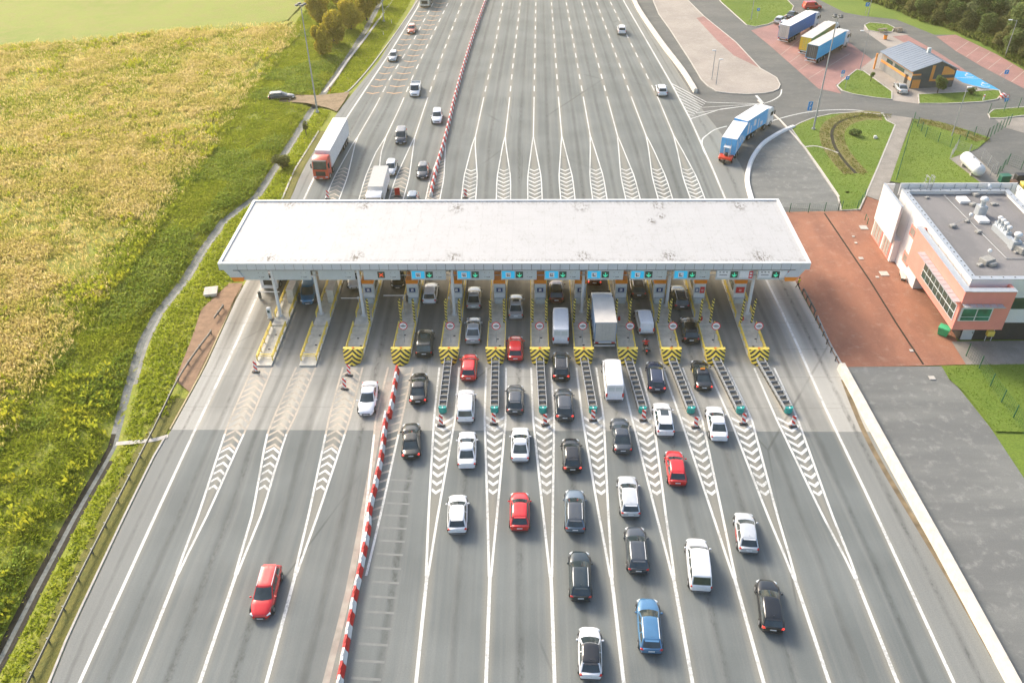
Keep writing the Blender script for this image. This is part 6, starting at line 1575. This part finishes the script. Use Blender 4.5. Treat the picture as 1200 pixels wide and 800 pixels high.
# ------------------------------------------------------------------ trees
def crown_mesh(name, mtl, rad, h, z0, nl, leaf, seed, lobes=9, cone=0.):
    g_ = np.random.default_rng(seed); C_ = []
    for i in range(lobes):
        a = g_.uniform(0, 2*np.pi); t_ = g_.uniform(.0, 1); rr = rad*.6*g_.uniform(.2, 1)*(1-cone*t_)
        C_.append((rr*math.cos(a), rr*math.sin(a), z0+h*(.15+.75*t_), rad*g_.uniform(.35, .6)*(1-.5*cone*t_), h*g_.uniform(.16, .28)))
    idx = g_.integers(0, lobes, nl); u_ = g_.normal(size=(nl, 3)); u_ /= np.linalg.norm(u_, axis=1)[:, None]; rr = g_.uniform(.55, 1.08, nl)**.6
    C_ = np.array(C_); p = np.stack([C_[idx, 0]+u_[:, 0]*rr*C_[idx, 3], C_[idx, 1]+u_[:, 1]*rr*C_[idx, 3], C_[idx, 2]+u_[:, 2]*rr*C_[idx, 4]], 1)
    t1 = g_.normal(size=(nl, 3)); t1 /= np.linalg.norm(t1, axis=1)[:, None]; t2 = np.cross(t1, g_.normal(size=(nl, 3))); t2 /= np.linalg.norm(t2, axis=1)[:, None]
    s_ = leaf*g_.uniform(.5, 1.3, nl)[:, None]
    V_ = np.stack([p-t1*s_, p-t2*s_*.6, p+t1*s_, p+t2*s_*.6], 1).reshape(-1, 3); T_ = np.arange(nl*4).reshape(nl, 4)
    return tri_obj(name, V_, T_, mtl)
def make_tree(name, label, group, mtl, rad, h, trunk, nl, leaf, seed, cone=0., cat='tree'):
    t = thing(name, label, cat, (0, 0, 0), 0, group)
    c_ = crown_mesh('crown', mtl, rad, h, trunk, nl, leaf, seed, cone=cone); c_.parent = t
    b = MB(); b.cyl((0, 0, -.1), (0, 0, trunk+h*.5), .22*h/8+.05, 8, r2=.06); g_ = random.Random(seed)
    for k_ in range(6):
        a = g_.uniform(0, 6.28); z_ = trunk+h*g_.uniform(0, .4); b.cyl((0, 0, z_), (math.cos(a)*rad*.6, math.sin(a)*rad*.6, z_+h*.3), .07, 5, r2=.02)
    b.build('trunk', M_BARK, t); return t
TG_ = 'trees in the belt at the top right'
protoW = [make_tree('willow_tree', 'x', TG_, M_LEAF_W, 4.2, 8.5, .8, 5200, .34, 1), make_tree('green_tree', 'x', TG_, M_LEAF_G, 3.4, 7.5, 1.0, 4600, .32, 2), make_tree('olive_tree', 'x', TG_, M_LEAF_O, 3.0, 6.0, .6, 3800, .30, 3), make_tree('conifer_tree', 'x', TG_, M_LEAF_G, 2.6, 9.0, .8, 4200, .28, 4, cone=.85)]
wl = {0: 'pale silvery tree', 1: 'dark green bushy tree', 2: 'brownish shrubby tree', 3: 'tall dark conical tree'}
used_ = set()
edge = [(995,-12),(1012,0),(1030,5),(1047,10),(1062,17),(1078,23),(1095,28),(1112,33),(1130,40),(1148,48),(1165,57),(1182,67),(1200,77),(1218,90)]
seq = [2,1,0,2,1,0,2,1,0,1,2,1,2,1]
rows_ = []
for r_, (dx2, dy2, sc2) in enumerate(((0, 0, .62), (3.5, 6.5, 1.0), (8, 14, 1.1), (12, 23, 1.15))):
    for i, e in enumerate(edge):
        if r_ == 0: kd = (2, 1)[i % 2]
        elif r_ == 1: kd = seq[i]
        elif r_ == 2: kd = (0, 1, 0, 3, 0, 1, 2, 0, 1, 0, 3, 0, 1, 2)[i]
        else:
            if i % 2: continue
            kd = (1, 0, 3, 0, 1, 0, 2)[i//2]
        rows_.append((r_, i, kd, e, dx2, dy2, sc2))
rn = ['at the lawn edge', 'in the second row', 'in the third row', 'at the back']
for r_, i, kd, e, dx2, dy2, sc2 in rows_:
    if r_ == 3 and i > 10: continue
    g = G(*e); t = protoW[kd] if kd not in used_ else copy_tree(protoW[kd]); used_.add(kd)
    s_ = sc2*random.uniform(.85, 1.15); t.scale = (s_, s_, s_*random.uniform(.85, 1.1)); t.rotation_euler = (0, 0, random.uniform(0, 6.28))
    t.location = (g.x+dx2+random.uniform(-1.5, 1.5)+1.5, g.y+dy2+random.uniform(-1.5, 1.5)+1.5, -.05)
    t['label'] = f'{wl[kd]} {rn[r_]} of the top right belt, {ordw[i] if i < 13 else "last"} from left'
sheet('brown_field', M_DRYGND, [(1130,-40),(1500,-40),(1500,60),(1240,40),(1160,8)], -.02)
# undergrowth
x = []; 
for i in range(len(edge)-1):
    a = G(*edge[i]); c = G(*edge[i+1])
    for q in range(420): t_ = random.random(); x.append((a.x+(c.x-a.x)*t_+random.uniform(-1.5, 14)*.6, a.y+(c.y-a.y)*t_+random.uniform(-1, 14), -.02))
tufts('undergrowth', M_TUND, np.array(x), .4, 1.3, 10, .8, .6, .2)
LG = 'autumn trees beside the left carriageway'
protoA = make_tree('autumn_tree', 'tall yellow-brown tree at the top left, nearest to the meadow', LG, M_LEAF_A, 4.0, 9.0, .6, 6000, .32, 11)
spots = [((392,52), 1.0, 'yellow-brown tree behind the narrow bush at the top left'), ((375,30), 1.05, 'yellow-brown tree nearest to the meadow at the top left'), ((412,36), 1.0, 'yellow-brown tree in the middle of the top left clump'), ((430,24), .95, 'yellow-brown tree right of the middle in the top left clump'), ((441,6), .9, 'yellow-brown tree closest to the road in the top left clump'), ((396,8), 1.1, 'yellow-brown tree at the back of the top left clump'), ((360,2), 1.05, 'yellow-brown tree at the far left of the top left clump'), ((420,-10), 1.1, 'yellow-brown tree cut by the upper picture edge')]
for i, (p, s_, lab) in enumerate(spots):
    t = protoA if i == 0 else copy_tree(protoA); g = G(*p); t.location = (g.x, g.y, -.05); t.scale = (s_*.8, s_*.8, s_*.9); t.rotation_euler = (0, 0, i*1.3); t['label'] = lab
t = make_tree('round_bush', 'narrow upright brown-green bush in front of the top left trees', None, M_LEAF_A, 2.2, 7.0, .2, 4200, .26, 21, cat='bush'); g = G(378,66); t.location = (g.x, g.y, -.05)
t = make_tree('small_tree', 'small round green tree in front of the pavilion gable', None, M_LEAF_G, 1.5, 2.4, 1.0, 1800, .16, 31); g = G(1098,110); t.location = (g.x, g.y, .1)
t = make_tree('low_shrub', 'low dark shrub on the lawn strip behind the pavilion', None, M_LEAF_G, .9, 1.2, .0, 700, .14, 32, cat='shrub'); g = G(1137,111); t.location = (g.x, g.y, .1)
t = make_tree('low_shrub', 'low spreading green shrub on the lawn inside the ditch curve', None, M_LEAF_G, 1.3, 1.0, .0, 900, .16, 33, cat='shrub'); g = G(1003,159); t.location = (g.x, g.y, .1)
t = make_tree('low_bush', 'brownish bush on the left verge beside the red-cab lorry', None, M_LEAF_O, 1.8, 2.4, .0, 1600, .18, 36, cat='bush'); g = G(331,196); t.location = (g.x, g.y, -.1)
t = make_tree('sapling', 'small sapling on the triangular lawn', None, M_LEAF_G, .6, .8, 1.0, 260, .14, 34); g = G(1020,96); t.location = (g.x, g.y, .1)
t = make_tree('sapling', 'small reddish sapling on the left verge below the floodlight mast', None, M_LEAF_O, .6, 1.4, 1.0, 420, .14, 35); g = G(359,158); t.location = (g.x, g.y, 0)
t = thing('lawn_lamp', 'small white marker stone on the lawn inside the ditch curve', 'marker stone', G(1025, 163)); b = MB(); b.box(0, 0, .35, .5, .4, .6, bev=.12); b.build('body', M_WPL, t, 40); b = MB(); b.box(.3, .1, .2, .4, .4, .25, bev=.08); b.build('foot', M_KERB, t)
print('objects', len(bpy.data.objects))
